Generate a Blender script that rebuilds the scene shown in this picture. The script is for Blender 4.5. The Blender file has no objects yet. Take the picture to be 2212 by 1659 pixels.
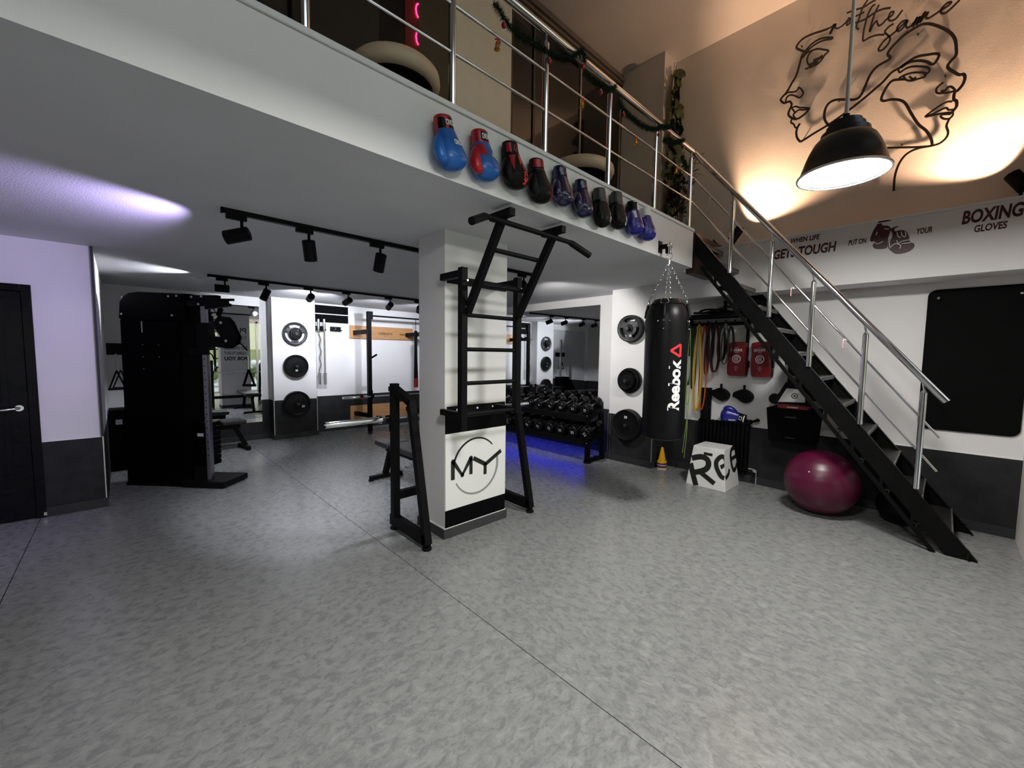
import bpy, math, random
from mathutils import Vector, Matrix
random.seed(7)
S = bpy.context.scene
COL = S.collection
PI = math.pi

# ---------------------------------------------------------------- camera, world, exposure
cam_d = bpy.data.cameras.new('camera')
cam = bpy.data.objects.new('camera', cam_d)
COL.objects.link(cam)
S.camera = cam
cam_d.sensor_fit = 'HORIZONTAL'
cam_d.sensor_width = 36.0
cam_d.lens = 885.4838 / 2212.0 * 36.0
cam_d.clip_start = 0.02
cam_d.clip_end = 200
YAW, PIT, ROL = [math.radians(a) for a in (43.55436534, -4.18166626, 0.72740116)]
_f = Vector((math.sin(YAW) * math.cos(PIT), math.cos(YAW) * math.cos(PIT), math.sin(PIT)))
_r = Vector((math.cos(YAW), -math.sin(YAW), 0))
_u = _r.cross(_f)
_r2 = _r * math.cos(ROL) + _u * math.sin(ROL)
_u2 = -_r * math.sin(ROL) + _u * math.cos(ROL)
cam.matrix_world = Matrix(((_r2.x, _u2.x, -_f.x, 0), (_r2.y, _u2.y, -_f.y, 0), (_r2.z, _u2.z, -_f.z, 1.5), (0, 0, 0, 1)))

W = bpy.data.worlds.new('sky')
S.world = W
W.use_nodes = True
bg = W.node_tree.nodes['Background']
bg.inputs[0].default_value = (0.78, 0.88, 1.0, 1)
bg.inputs[1].default_value = 1.7

S.view_settings.view_transform = 'Standard'
S.view_settings.look = 'None'
S.view_settings.gamma = 1.0
S.view_settings.use_curve_mapping = False
S.view_settings.exposure = 0.42
S.cycles.max_bounces = 7
S.cycles.diffuse_bounces = 4
S.cycles.glossy_bounces = 4
S.cycles.transmission_bounces = 4
S.cycles.transparent_max_bounces = 6
S.cycles.caustics_reflective = False
S.cycles.caustics_refractive = False
S.cycles.sample_clamp_indirect = 4.0
S.cycles.use_denoising = True


def look_q(d):
    return Vector(d).to_track_quat('-Z', 'Y')


def area(name, loc, d, sx, sy, power, col):
    l = bpy.data.lights.new(name, 'AREA')
    l.shape = 'RECTANGLE'
    l.size = sx
    l.size_y = sy
    l.energy = power
    l.color = col
    o = bpy.data.objects.new(name, l)
    o.location = loc
    o.rotation_mode = 'QUATERNION'
    o.rotation_quaternion = look_q(d)
    COL.objects.link(o)
    return o


# daylight through the shop windows behind the camera
_p = area('window_portal_lower', (1.07, -0.63, 1.29), (0, 1, 0), 6.9, 2.4, 1, (1, 1, 1))
_p.data.cycles.is_portal = True
_p = area('window_portal_upper', (1.07, -0.63, 4.12), (0, 1, 0), 6.9, 1.65, 1, (1, 1, 1))
_p.data.cycles.is_portal = True

# ---------------------------------------------------------------- materials
MATS = {}


def mat(name, col, rough=0.5, metal=0.0, bump=0.0, bscale=60.0, var=0.0, vscale=8.0, emit=None, estr=0.0, spec=0.5, coat=0.0, stretch=None):
    if name in MATS:
        return MATS[name]
    m = bpy.data.materials.new(name)
    m.use_nodes = True
    nt = m.node_tree
    b = nt.nodes['Principled BSDF']
    b.inputs['Base Color'].default_value = (*col, 1)
    b.inputs['Roughness'].default_value = rough
    b.inputs['Metallic'].default_value = metal
    b.inputs['Specular IOR Level'].default_value = spec
    b.inputs['Coat Weight'].default_value = coat
    if emit:
        b.inputs['Emission Color'].default_value = (*emit, 1)
        b.inputs['Emission Strength'].default_value = estr
    tc = nt.nodes.new('ShaderNodeTexCoord')
    src = tc.outputs['Object']
    if stretch:
        mp = nt.nodes.new('ShaderNodeMapping')
        mp.inputs['Scale'].default_value = stretch
        nt.links.new(src, mp.inputs['Vector'])
        src = mp.outputs['Vector']
    if var > 0:
        n = nt.nodes.new('ShaderNodeTexNoise')
        n.inputs['Scale'].default_value = vscale
        n.inputs['Detail'].default_value = 5
        nt.links.new(src, n.inputs['Vector'])
        r = nt.nodes.new('ShaderNodeValToRGB')
        r.color_ramp.elements[0].position = 0.3
        r.color_ramp.elements[1].position = 0.7
        r.color_ramp.elements[0].color = (*[max(0, c * (1 - var)) for c in col], 1)
        r.color_ramp.elements[1].color = (*[min(1, c * (1 + var)) for c in col], 1)
        nt.links.new(n.outputs['Fac'], r.inputs['Fac'])
        nt.links.new(r.outputs['Color'], b.inputs['Base Color'])
    if bump > 0:
        n2 = nt.nodes.new('ShaderNodeTexNoise')
        n2.inputs['Scale'].default_value = bscale
        n2.inputs['Detail'].default_value = 4
        nt.links.new(src, n2.inputs['Vector'])
        bp = nt.nodes.new('ShaderNodeBump')
        bp.inputs['Strength'].default_value = bump
        bp.inputs['Distance'].default_value = 0.004
        nt.links.new(n2.outputs['Fac'], bp.inputs['Height'])
        nt.links.new(bp.outputs['Normal'], b.inputs['Normal'])
    MATS[name] = m
    return m


WHITE = mat('white_plaster', (0.80, 0.79, 0.78), 0.85, bump=0.35, bscale=180, var=0.02, vscale=3)
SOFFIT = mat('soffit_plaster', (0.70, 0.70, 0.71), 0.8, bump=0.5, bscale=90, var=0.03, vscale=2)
UPPER = mat('upper_plaster', (0.74, 0.70, 0.66), 0.85, bump=0.4, bscale=150, var=0.03, vscale=3)
DADO = mat('dado_plaster', (0.024, 0.024, 0.026), 0.6, spec=0.15, bump=0.3, bscale=60, var=0.22, vscale=9)
BASEB = mat('baseboard_grey', (0.030, 0.030, 0.033), 0.5, spec=0.3, var=0.1, vscale=6)
SKIRT = mat('pillar_skirting', (0.05, 0.05, 0.054), 0.5, spec=0.3, var=0.1)
TRIMW = mat('trim_white', (0.85, 0.85, 0.85), 0.4, var=0.02)
ALU = mat('aluminium_edge', (0.75, 0.75, 0.76), 0.3, 0.9, var=0.05)
BLACK = mat('black_powder_coat', (0.0045, 0.0045, 0.005), 0.5, spec=0.10, bump=0.15, bscale=400, var=0.1, vscale=30)
BLACKG = mat('black_gloss', (0.003, 0.003, 0.004), 0.3, var=0.1, spec=0.05)
BLACKM = mat('black_matte', (0.003, 0.003, 0.0035), 0.75, var=0.1, spec=0.05)
RUBBER = mat('black_rubber', (0.005, 0.005, 0.0055), 0.45, spec=0.12, bump=0.2, bscale=200, var=0.15, vscale=20)
RUBBERG = mat('grey_rubber', (0.035, 0.035, 0.037), 0.35, bump=0.1, bscale=200, var=0.15, vscale=20)
VINYL = mat('black_vinyl', (0.005, 0.005, 0.006), 0.34, spec=0.18, bump=0.25, bscale=120, var=0.2, vscale=12, coat=0.0)
CHROME = mat('chrome', (0.78, 0.78, 0.79), 0.12, 1.0, var=0.03)
STEEL = mat('brushed_steel', (0.62, 0.62, 0.62), 0.28, 1.0, var=0.06, vscale=40)
PRINTW = mat('white_print', (0.88, 0.88, 0.88), 0.5, var=0.01)
PRINTR = mat('red_print', (0.75, 0.02, 0.03), 0.45, var=0.02)
PRINTG = mat('grey_print', (0.30, 0.31, 0.32), 0.45, var=0.02)
PRINTB = mat('black_print', (0.010, 0.012, 0.008), 0.4, var=0.02)
MAROON = mat('maroon_vinyl_print', (0.045, 0.004, 0.006), 0.45, var=0.15, vscale=20)
PANELW = mat('white_sign_panel', (0.87, 0.87, 0.87), 0.35, var=0.01)
WOOD = mat('birch_board', (0.50, 0.26, 0.11), 0.5, var=0.18, vscale=6, stretch=(1, 1, 9))
GOLD = mat('gold_metal', (0.85, 0.55, 0.15), 0.25, 1.0, var=0.05)
REDB = mat('red_bauble', (0.30, 0.006, 0.015), 0.3, var=0.1)
PINE = mat('tinsel_green', (0.012, 0.030, 0.012), 0.6, var=0.4, vscale=40)
LEAF = mat('dark_leaf', (0.035, 0.050, 0.014), 0.5, var=0.5, vscale=14)
LEAF2 = mat('dark_leaf_slim', (0.012, 0.022, 0.012), 0.5, var=0.4, vscale=14)
STEM = mat('brown_stem', (0.05, 0.035, 0.02), 0.7, var=0.2)
BEIGE = mat('beige_leather', (0.62, 0.47, 0.33), 0.5, bump=0.15, bscale=150, var=0.06, vscale=6)


# ---------------------------------------------------------------- mesh builder
class MB:
    def __init__(s):
        s.v = []
        s.f = []
        s.mi = []
        s.m = 0

    def add(s, vs, fs):
        o = len(s.v)
        s.v += [tuple(v) for v in vs]
        for f in fs:
            s.f.append(tuple(i + o for i in f))
            s.mi.append(s.m)
        return s

    def box(s, a, b):
        x0, y0, z0 = a
        x1, y1, z1 = b
        return s.add([(x0, y0, z0), (x1, y0, z0), (x1, y1, z0), (x0, y1, z0), (x0, y0, z1), (x1, y0, z1), (x1, y1, z1), (x0, y1, z1)],
                     [(0, 3, 2, 1), (4, 5, 6, 7), (0, 1, 5, 4), (1, 2, 6, 5), (2, 3, 7, 6), (3, 0, 4, 7)])

    def bar(s, p, q, w, h, up=(0, 0, 1)):
        """square section bar from p to q, w across, h along 'up'"""
        p, q = Vector(p), Vector(q)
        d = (q - p).normalized()
        u = Vector(up)
        side = d.cross(u)
        if side.length < 1e-5:
            side = d.cross(Vector((0, 1, 0)))
        side.normalize()
        u = side.cross(d).normalized()
        a, b = side * w / 2, u * h / 2
        vs = [p - a - b, p + a - b, p + a + b, p - a + b, q - a - b, q + a - b, q + a + b, q - a + b]
        return s.add(vs, [(3, 2, 1, 0), (4, 5, 6, 7), (0, 1, 5, 4), (1, 2, 6, 5), (2, 3, 7, 6), (3, 0, 4, 7)])

    def tube(s, pts, r, n=10, caps=True, closed=False):
        pts = [Vector(p) for p in pts]
        rs = r if isinstance(r, (list, tuple)) else [r] * len(pts)
        k = len(pts)
        ref = None
        vs = []
        for i, p in enumerate(pts):
            if closed:
                d = pts[(i + 1) % k] - pts[i - 1]
            else:
                d = pts[min(i + 1, k - 1)] - pts[max(i - 1, 0)]
            d.normalize()
            if ref is None:
                ref = Vector((0, 0, 1)) if abs(d.z) < 0.9 else Vector((1, 0, 0))
            a = d.cross(ref).normalized()
            b = a.cross(d).normalized()
            ref = b
            for j in range(n):
                t = 2 * PI * j / n
                vs.append(p + a * (math.cos(t) * rs[i]) + b * (math.sin(t) * rs[i]))
        fs = []
        for i in range(k if closed else k - 1):
            i2 = (i + 1) % k
            for j in range(n):
                j2 = (j + 1) % n
                fs.append((i * n + j, i * n + j2, i2 * n + j2, i2 * n + j))
        if caps and not closed:
            fs.append(tuple(range(n - 1, -1, -1)))
            fs.append(tuple((k - 1) * n + j for j in range(n)))
        return s.add(vs, fs)

    def cyl(s, p, q, r, n=16, r2=None):
        return s.tube([p, q], [r, r if r2 is None else r2], n)

    def lathe(s, prof, c=(0, 0, 0), n=24, axis='z', cap=True):
        """prof: (radius, height) list"""
        vs = []
        for r, h in prof:
            for j in range(n):
                t = 2 * PI * j / n
                x, y = r * math.cos(t), r * math.sin(t)
                if axis == 'z':
                    v = (x, y, h)
                elif axis == 'x':
                    v = (h, x, y)
                else:
                    v = (y, h, x)
                vs.append((v[0] + c[0], v[1] + c[1], v[2] + c[2]))
        fs = []
        for i in range(len(prof) - 1):
            for j in range(n):
                j2 = (j + 1) % n
                fs.append((i * n + j, i * n + j2, (i + 1) * n + j2, (i + 1) * n + j))
        if cap:
            if prof[0][0] > 1e-6:
                fs.append(tuple(range(n - 1, -1, -1)))
            if prof[-1][0] > 1e-6:
                fs.append(tuple((len(prof) - 1) * n + j for j in range(n)))
        return s.add(vs, fs)

    def loft(s, secs, n=20, p=2.0, cap=True):
        """secs: (centre, rx, ry, axis) ellipse sections in local x / y planes at centre"""
        vs = []
        for c, rx, ry in secs:
            for j in range(n):
                t = 2 * PI * j / n
                cx, sy = math.cos(t), math.sin(t)
                x = math.copysign(abs(cx) ** (2 / p), cx) * rx
                y = math.copysign(abs(sy) ** (2 / p), sy) * ry
                vs.append((c[0] + x, c[1] + y, c[2]))
        fs = []
        k = len(secs)
        for i in range(k - 1):
            for j in range(n):
                j2 = (j + 1) % n
                fs.append((i * n + j, (i + 1) * n + j, (i + 1) * n + j2, i * n + j2))
        if cap:
            fs.append(tuple(range(n)))
            fs.append(tuple((k - 1) * n + j for j in range(n - 1, -1, -1)))
        return s.add(vs, fs)

    def prism(s, poly, fn0, fn1):
        """poly: 2D outline; fn0/fn1 map (u,v) to the two ends"""
        k = len(poly)
        vs = [fn0(u, v) for u, v in poly] + [fn1(u, v) for u, v in poly]
        fs = [tuple(range(k - 1, -1, -1)), tuple(range(k, 2 * k))]
        for i in range(k):
            j = (i + 1) % k
            fs.append((i, j, k + j, k + i))
        return s.add(vs, fs)

    def ball(s, c, r, n=14, sz=(1, 1, 1)):
        prof = []
        k = max(6, n // 2)
        for i in range(k + 1):
            a = -PI / 2 + PI * i / k
            prof.append((r * math.cos(a), r * math.sin(a)))
        vs = []
        for pr, ph in prof:
            for j in range(n):
                t = 2 * PI * j / n
                vs.append((c[0] + pr * math.cos(t) * sz[0], c[1] + pr * math.sin(t) * sz[1], c[2] + ph * sz[2]))
        fs = []
        for i in range(k):
            for j in range(n):
                j2 = (j + 1) % n
                fs.append((i * n + j, i * n + j2, (i + 1) * n + j2, (i + 1) * n + j))
        return s.add(vs, fs)

    def ribbon(s, pts, w, to3, th=0.01, sub=4, closed=False, taper=None):
        """flat ribbon of width w following 2D pts (smoothed); to3(u,v,d) -> 3D, d depth out of the surface"""
        P = smooth2(pts, sub)
        k = len(P)
        L, Rr = [], []
        for i in range(k):
            a = P[max(i - 1, 0)]
            b = P[min(i + 1, k - 1)]
            dx, dy = b[0] - a[0], b[1] - a[1]
            l = math.hypot(dx, dy) or 1
            ww = w / 2
            if taper:
                ww *= taper(i / (k - 1))
            nx, ny = -dy / l * ww, dx / l * ww
            L.append((P[i][0] + nx, P[i][1] + ny))
            Rr.append((P[i][0] - nx, P[i][1] - ny))
        vs = [to3(u, v, th) for u, v in L] + [to3(u, v, th) for u, v in Rr] + [to3(u, v, 0) for u, v in L] + [to3(u, v, 0) for u, v in Rr]
        fs = []
        for i in range(k - 1):
            fs += [(i, i + 1, k + i + 1, k + i), (2 * k + i, 3 * k + i, 3 * k + i + 1, 2 * k + i + 1),
                   (i, 2 * k + i, 2 * k + i + 1, i + 1), (k + i, k + i + 1, 3 * k + i + 1, 3 * k + i)]
        fs += [(0, k, 3 * k, 2 * k), (k - 1, 3 * k - 1, 4 * k - 1, 2 * k - 1)]
        return s.add(vs, fs)

    def build(s, name, m, parent=None, smooth=None, bevel=0, sub=0, loc=None):
        me = bpy.data.meshes.new(name)
        me.from_pydata(s.v, [], s.f)
        ms = m if isinstance(m, (list, tuple)) else [m]
        for q in ms:
            me.materials.append(q)
        if len(ms) > 1:
            me.polygons.foreach_set('material_index', s.mi)
        if smooth is not None:
            me.shade_smooth()
            me.set_sharp_from_angle(angle=math.radians(smooth))
        me.validate()
        me.update()
        o = bpy.data.objects.new(name, me)
        COL.objects.link(o)
        if parent is not None:
            o.parent = parent
        if loc is not None:
            o.location = loc
        if bevel:
            b = o.modifiers.new('bevel', 'BEVEL')
            b.width = bevel
            b.segments = 2
            b.limit_method = 'ANGLE'
        if sub:
            u = o.modifiers.new('sub', 'SUBSURF')
            u.levels = sub
            u.render_levels = sub
        return o


def smooth2(pts, sub):
    if sub <= 1 or len(pts) < 3:
        return list(pts)
    out = []
    n = len(pts)
    for i in range(n - 1):
        p0, p1, p2, p3 = pts[max(i - 1, 0)], pts[i], pts[i + 1], pts[min(i + 2, n - 1)]
        for j in range(sub):
            t = j / sub
            out.append(tuple(0.5 * ((2 * p1[q]) + (-p0[q] + p2[q]) * t + (2 * p0[q] - 5 * p1[q] + 4 * p2[q] - p3[q]) * t * t + (-p0[q] + 3 * p1[q] - 3 * p2[q] + p3[q]) * t ** 3) for q in range(len(p1))))
    out.append(tuple(pts[-1]))
    return out


def tag(o, label=None, cat=None, group=None, kind=None):
    if label:
        o['label'] = label
    if cat:
        o['category'] = cat
    if group:
        o['group'] = group
    if kind:
        o['kind'] = kind
    return o


def thing(name, label, cat, loc=(0, 0, 0), rz=0, group=None):
    o = bpy.data.objects.new(name, None)
    o.empty_display_size = 0.1
    COL.objects.link(o)
    o.location = loc
    o.rotation_euler = (0, 0, rz)
    return tag(o, label, cat, group)


def struct(o, label=None):
    o['kind'] = 'structure'
    if label:
        o['label'] = label
    return o


def dup(root, loc=None, label=None, group=None, rot=None, scale=None):
    r = root.copy()
    COL.objects.link(r)
    if loc is not None:
        r.location = loc
    if rot is not None:
        r.rotation_euler = rot
    if scale is not None:
        r.scale = scale
    if label:
        r['label'] = label
    if group:
        r['group'] = group
    for ch in list(root.children):
        c = ch.copy()
        COL.objects.link(c)
        c.parent = r
        for g in ch.children:
            d = g.copy()
            COL.objects.link(d)
            d.parent = c
    return r


_TXT = {}


def text2d(s, size=1.0, bold=0.0, shear=0.0, sx=1.0, spacing=1.0):
    """(verts2D, faces) of a flat text, centred on its own bounding box"""
    k = (s, size, bold, shear, sx, spacing)
    if k in _TXT:
        return _TXT[k]
    c = bpy.data.curves.new('txt', 'FONT')
    c.body = s
    c.size = size
    c.offset = bold * size
    c.shear = shear
    c.space_character = spacing
    c.resolution_u = 3
    c.align_x = 'LEFT'
    o = bpy.data.objects.new('txt', c)
    COL.objects.link(o)
    dg = bpy.context.evaluated_depsgraph_get()
    dg.update()
    me = bpy.data.meshes.new_from_object(o.evaluated_get(dg))
    vs = [(v.co.x * sx, v.co.y) for v in me.vertices]
    fs = [tuple(p.vertices) for p in me.polygons]
    bpy.data.objects.remove(o)
    bpy.data.curves.remove(c)
    bpy.data.meshes.remove(me)
    xs = [v[0] for v in vs]
    ys = [v[1] for v in vs]
    cx, cy = (min(xs) + max(xs)) / 2, (min(ys) + max(ys)) / 2
    out = ([(x - cx, y - cy) for x, y in vs], fs, max(xs) - min(xs), max(ys) - min(ys))
    _TXT[k] = out
    return out


def put_text(mb, s, to3, width=None, height=None, bold=0.02, shear=0.0, rot=0.0, at=(0, 0), spacing=1.0):
    """lay text on a surface given by to3(u,v); scaled to width / height"""
    vs, fs, w, h = text2d(s, 1.0, bold, shear, 1.0, spacing)
    fx = width / w if width else None
    fy = height / h if height else None
    fx = fx or fy
    fy = fy or fx
    ca, sa = math.cos(rot), math.sin(rot)
    P = []
    for x, y in vs:
        x, y = x * fx, y * fy
        P.append(to3(at[0] + x * ca - y * sa, at[1] + x * sa + y * ca))
    mb.add(P, fs)
    return mb


def spot_light(parent_name, loc, d, power, col, angle=50, blend=0.5, size=0.03):
    l = bpy.data.lights.new(parent_name, 'SPOT')
    l.energy = power
    l.color = col
    l.spot_size = math.radians(angle)
    l.spot_blend = blend
    l.shadow_soft_size = size
    o = bpy.data.objects.new(parent_name, l)
    o.location = loc
    o.rotation_mode = 'QUATERNION'
    o.rotation_quaternion = look_q(d)
    COL.objects.link(o)
    return o


def soff(x, y):
    """height of the lower ceiling: it sags a little towards the back right"""
    if y <= 2.5:
        z = 2.452
    elif y <= 5.43:
        z = 2.452 - 0.022 * (y - 2.5) / 2.93
    else:
        z = 2.43 - 0.042 * (y - 5.43) / 2.5
    if x > 2.5:
        z -= 0.012 * (x - 2.5) * min(1, max(0, (y - 1.94) / 0.8))
    return z
# ================================================================= STRUCTURE
def floor_mat(sx, sy):
    m = bpy.data.materials.new('mottled_vinyl')
    m.use_nodes = True
    nt = m.node_tree
    L = nt.links.new
    b = nt.nodes['Principled BSDF']
    tc = nt.nodes.new('ShaderNodeTexCoord')
    mp = nt.nodes.new('ShaderNodeMapping')
    mp.inputs['Rotation'].default_value = (0, 0, 0)
    mp.inputs['Scale'].default_value = (sx, sy, 1)
    L(tc.outputs['Object'], mp.inputs['Vector'])
    n1 = nt.nodes.new('ShaderNodeTexNoise')
    n1.inputs['Scale'].default_value = 19
    n1.inputs['Detail'].default_value = 8
    n1.inputs['Roughness'].default_value = 0.72
    n1.inputs['Distortion'].default_value = 0.6
    L(mp.outputs['Vector'], n1.inputs['Vector'])
    n2 = nt.nodes.new('ShaderNodeTexNoise')
    n2.inputs['Scale'].default_value = 70
    n2.inputs['Detail'].default_value = 3
    L(mp.outputs['Vector'], n2.inputs['Vector'])
    mx = nt.nodes.new('ShaderNodeMath')
    mx.operation = 'MULTIPLY_ADD'
    L(n2.outputs['Fac'], mx.inputs[0])
    mx.inputs[1].default_value = 0.30
    L(n1.outputs['Fac'], mx.inputs[2])
    r = nt.nodes.new('ShaderNodeValToRGB')
    e = r.color_ramp.elements
    e[0].position = 0.50
    e[0].color = (0.175, 0.183, 0.182, 1)
    e[1].position = 0.80
    e[1].color = (0.315, 0.325, 0.315, 1)
    k = e.new(0.66)
    k.color = (0.238, 0.243, 0.238, 1)
    L(mx.outputs[0], r.inputs['Fac'])
    L(r.outputs['Color'], b.inputs['Base Color'])
    rr = nt.nodes.new('ShaderNodeMapRange')
    rr.inputs['To Min'].default_value = 0.20
    rr.inputs['To Max'].default_value = 0.36
    L(n1.outputs['Fac'], rr.inputs['Value'])
    L(rr.outputs['Result'], b.inputs['Roughness'])
    n3 = nt.nodes.new('ShaderNodeTexNoise')
    n3.inputs['Scale'].default_value = 7
    n3.inputs['Detail'].default_value = 3
    L(mp.outputs['Vector'], n3.inputs['Vector'])
    bp = nt.nodes.new('ShaderNodeBump')
    bp.inputs['Strength'].default_value = 0.13
    bp.inputs['Distance'].default_value = 0.01
    L(n3.outputs['Fac'], bp.inputs['Height'])
    L(bp.outputs['Normal'], b.inputs['Normal'])
    return m


FLOOR = floor_mat(0.85, 1.35)
FLOOR2 = floor_mat(1.4, 0.85)
mir = mat('mirror_glass', (0.86, 0.88, 0.87), 0.015, 1.0)

fl = struct(MB().box((-3.2, -0.6, -0.12), (5.5, 8.1, -0.004)).build('floor', BLACKM))
for x0, x1 in ((-3.2, -2.582), (-2.578, -0.5825), (-0.5775, 1.4178), (1.4222, 5.42)):
    MB().box((x0, -0.6, -0.004), (x1, 8.1, 0.0)).build('vinyl_sheet', FLOOR2 if x0 > 1 else FLOOR, fl)

# ---- lower ceiling / mezzanine slab
mb = MB()
xs = [-3.2 + i * 0.5 for i in range(16)] + [4.5]
ys = [1.938, 2.2, 2.5, 3.0, 3.5, 4.2, 4.9, 5.43, 6.2, 7.0, 8.0]
def grid(mb, xs, ys):
    o = [(x, y, soff(x, y)) for y in ys for x in xs]
    n = len(xs)
    mb.add(o, [(j * n + i, (j + 1) * n + i, (j + 1) * n + i + 1, j * n + i + 1) for j in range(len(ys) - 1) for i in range(n - 1)])
grid(mb, xs, ys)
grid(mb, [4.5, 4.8, 5.1, 5.45], [2.02, 2.2, 2.5, 3.0, 3.5, 4.2, 4.9, 5.43, 6.2, 7.0, 8.0])
ceil1 = struct(mb.build('ceiling', SOFFIT, smooth=30))
# fascia of the slab and its top
mb = MB()
n = len(xs)
mb.add([(x, 1.938, soff(x, 1.938)) for x in xs] + [(x, 1.938, 2.828) for x in xs], [(i, i + 1, n + i + 1, n + i) for i in range(n - 1)])
mb.add([(4.5, 1.938, 2.452), (4.5, 2.02, 2.447), (4.5, 2.02, 2.828), (4.5, 1.938, 2.828)], [(0, 1, 2, 3)])
mb.add([(-3.2, 1.938, 2.828), (4.5, 1.938, 2.828), (4.5, 8, 2.828), (-3.2, 8, 2.828)], [(0, 1, 2, 3)])
mb.add([(4.5, 2.02, 2.828), (5.39, 2.02, 2.828), (5.39, 8, 2.828), (4.5, 8, 2.828)], [(0, 1, 2, 3)])
mb.add([(4.5, 2.02, 2.42), (5.39, 2.02, 2.42), (5.39, 2.02, 2.828), (4.5, 2.02, 2.828)], [(0, 1, 2, 3)])
fasc = struct(mb.build('wall_mezzanine', WHITE))
MB().box((-3.2, 1.926, 2.831), (4.5, 2.02, 2.858)).build('edge_slab', WHITE, fasc, bevel=0.003)
MB().box((-3.2, 2.02, 2.83), (5.39, 5.2, 2.85)).build('floor_board', mat('mezzanine_floor', (0.10, 0.09, 0.08), 0.5, var=0.2), fasc)

# ---- upper ceiling
up = struct(MB().box((-3.2, -0.6, 5.31), (5.45, 5.2, 5.45)).build('ceiling', UPPER))

# ---- left wall with the door
wl = MB()
wl.box((-0.543, 5.43, 0), (-0.16, 5.53, 2.46)).box((-1.50, 5.43, 2.036), (-0.543, 5.53, 2.46)).box((-3.2, 5.43, 0), (-1.50, 5.53, 2.46))
wl = struct(wl.build('wall_left', WHITE))
mb = MB().box((-0.543, 5.425, 0.0), (-0.16, 5.43, 0.672)).box((-3.2, 5.425, 0.0), (-1.5, 5.43, 0.672))
mb.build('dado_panel', DADO, wl)
MB().box((-0.543, 5.424, 0.672), (-0.16, 5.43, 0.68)).build('dado_trim', TRIMW, wl)
MB().box((-0.166, 5.422, 0.07), (-0.158, 5.432, 0.68)).build('corner_strip', ALU, wl)
struct(MB().box((-0.543, 5.41, 0), (-0.148, 5.425, 0.085)).box((-3.2, 5.41, 0), (-1.5, 5.425, 0.085)).build('baseboard_left', BASEB, bevel=0.002))
DOORM = mat('black_door_lacquer', (0.004, 0.003, 0.006), 0.2, bump=0.3, bscale=14, var=0.3, vscale=5, spec=0.15)
d1 = MB()
d1.box((-0.602, 5.412, 0), (-0.543, 5.45, 2.036)).box((-1.50, 5.412, 0), (-1.44, 5.45, 2.036)).box((-1.44, 5.412, 1.978), (-0.602, 5.45, 2.036))
d1 = struct(d1.build('door_1', DOORM, bevel=0.003), 'glossy black door with lever handle in the left wall')
MB().box((-1.50, 5.475, 0.0), (-0.543, 5.53, 2.04)).build('door_light_stop', BLACKM, d1)  # added black box, blocks outside light leaking round the door leaf
leaf = MB().box((-1.437, 5.43, 0.008), (-0.605, 5.468, 1.975)).build('door_leaf', DOORM, d1, bevel=0.002)
fr = MB()
for a, b in (((-1.33, 5.423, 0.25), (-0.71, 5.43, 0.29)), ((-1.33, 5.423, 1.83), (-0.71, 5.43, 1.87)), ((-1.33, 5.423, 0.29), (-1.29, 5.43, 1.83)), ((-0.75, 5.423, 0.29), (-0.71, 5.43, 1.83))):
    fr.box(a, b)
fr.build('panel_moulding', DOORM, leaf, bevel=0.002)
mb = MB()
mb.cyl((-0.655, 5.43, 0.985), (-0.655, 5.412, 0.985), 0.026, 20)
mb.tube([(-0.655, 5.43, 0.985), (-0.655, 5.385, 0.985), (-0.672, 5.372, 0.985), (-0.79, 5.372, 0.975)], 0.010, 10)
mb.build('door_handle', CHROME, leaf, smooth=40)
MB().box((-0.558, 5.40, 0.02), (-0.54, 5.412, 0.05)).build('hinge_cap', CHROME, d1)

# ---- alcove side wall behind the left wall
wa = struct(MB().box((-0.26, 5.53, 0), (-0.16, 8.0, 2.46)).build('wall_alcove', WHITE))
MB().box((-0.162, 5.432, 0.0), (-0.154, 7.95, 0.672)).build('dado_panel', DADO, wa)
struct(MB().box((-0.172, 5.40, 0.68), (-0.156, 5.44, 2.43)).build('trim_1', BASEB))

# ---- back wall, pilaster
wb = struct(MB().box((-0.26, 7.95, 0), (5.5, 8.1, 2.46)).build('wall_back', WHITE))
mb = MB().box((-0.16, 7.943, 0.0), (1.82, 7.95, 0.672)).box((2.50, 7.943, 0), (5.39, 7.95, 0.672))
mb.build('dado_panel', DADO, wb)
tl = MB()
for x in (2.95, 3.20, 3.7, 4.2, 4.7, 5.2):
    tl.box((x, 7.9425, 0.0), (x + 0.003, 7.9435, 0.67))
tl.build('panel_joint', BASEB, wb)
pb = MB().box((1.82, 7.70, 0), (2.50, 7.95, 2.46)).build('pilaster', WHITE, wb)
MB().box((1.815, 7.695, 0.0), (2.505, 7.95, 0.668)).build('dado_panel', DADO, pb)
MB().box((1.811, 7.691, 0.07), (1.821, 7.701, 0.672)).box((2.499, 7.691, 0.07), (2.509, 7.701, 0.672)).build('corner_strip', ALU, pb)
struct(MB().box((1.80, 7.68, 0), (2.52, 7.95, 0.085)).box((-0.16, 7.93, 0), (1.80, 7.95, 0.085)).box((2.52, 7.93, 0), (5.39, 7.95, 0.085)).build('baseboard_back', BASEB, bevel=0.002))

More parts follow.
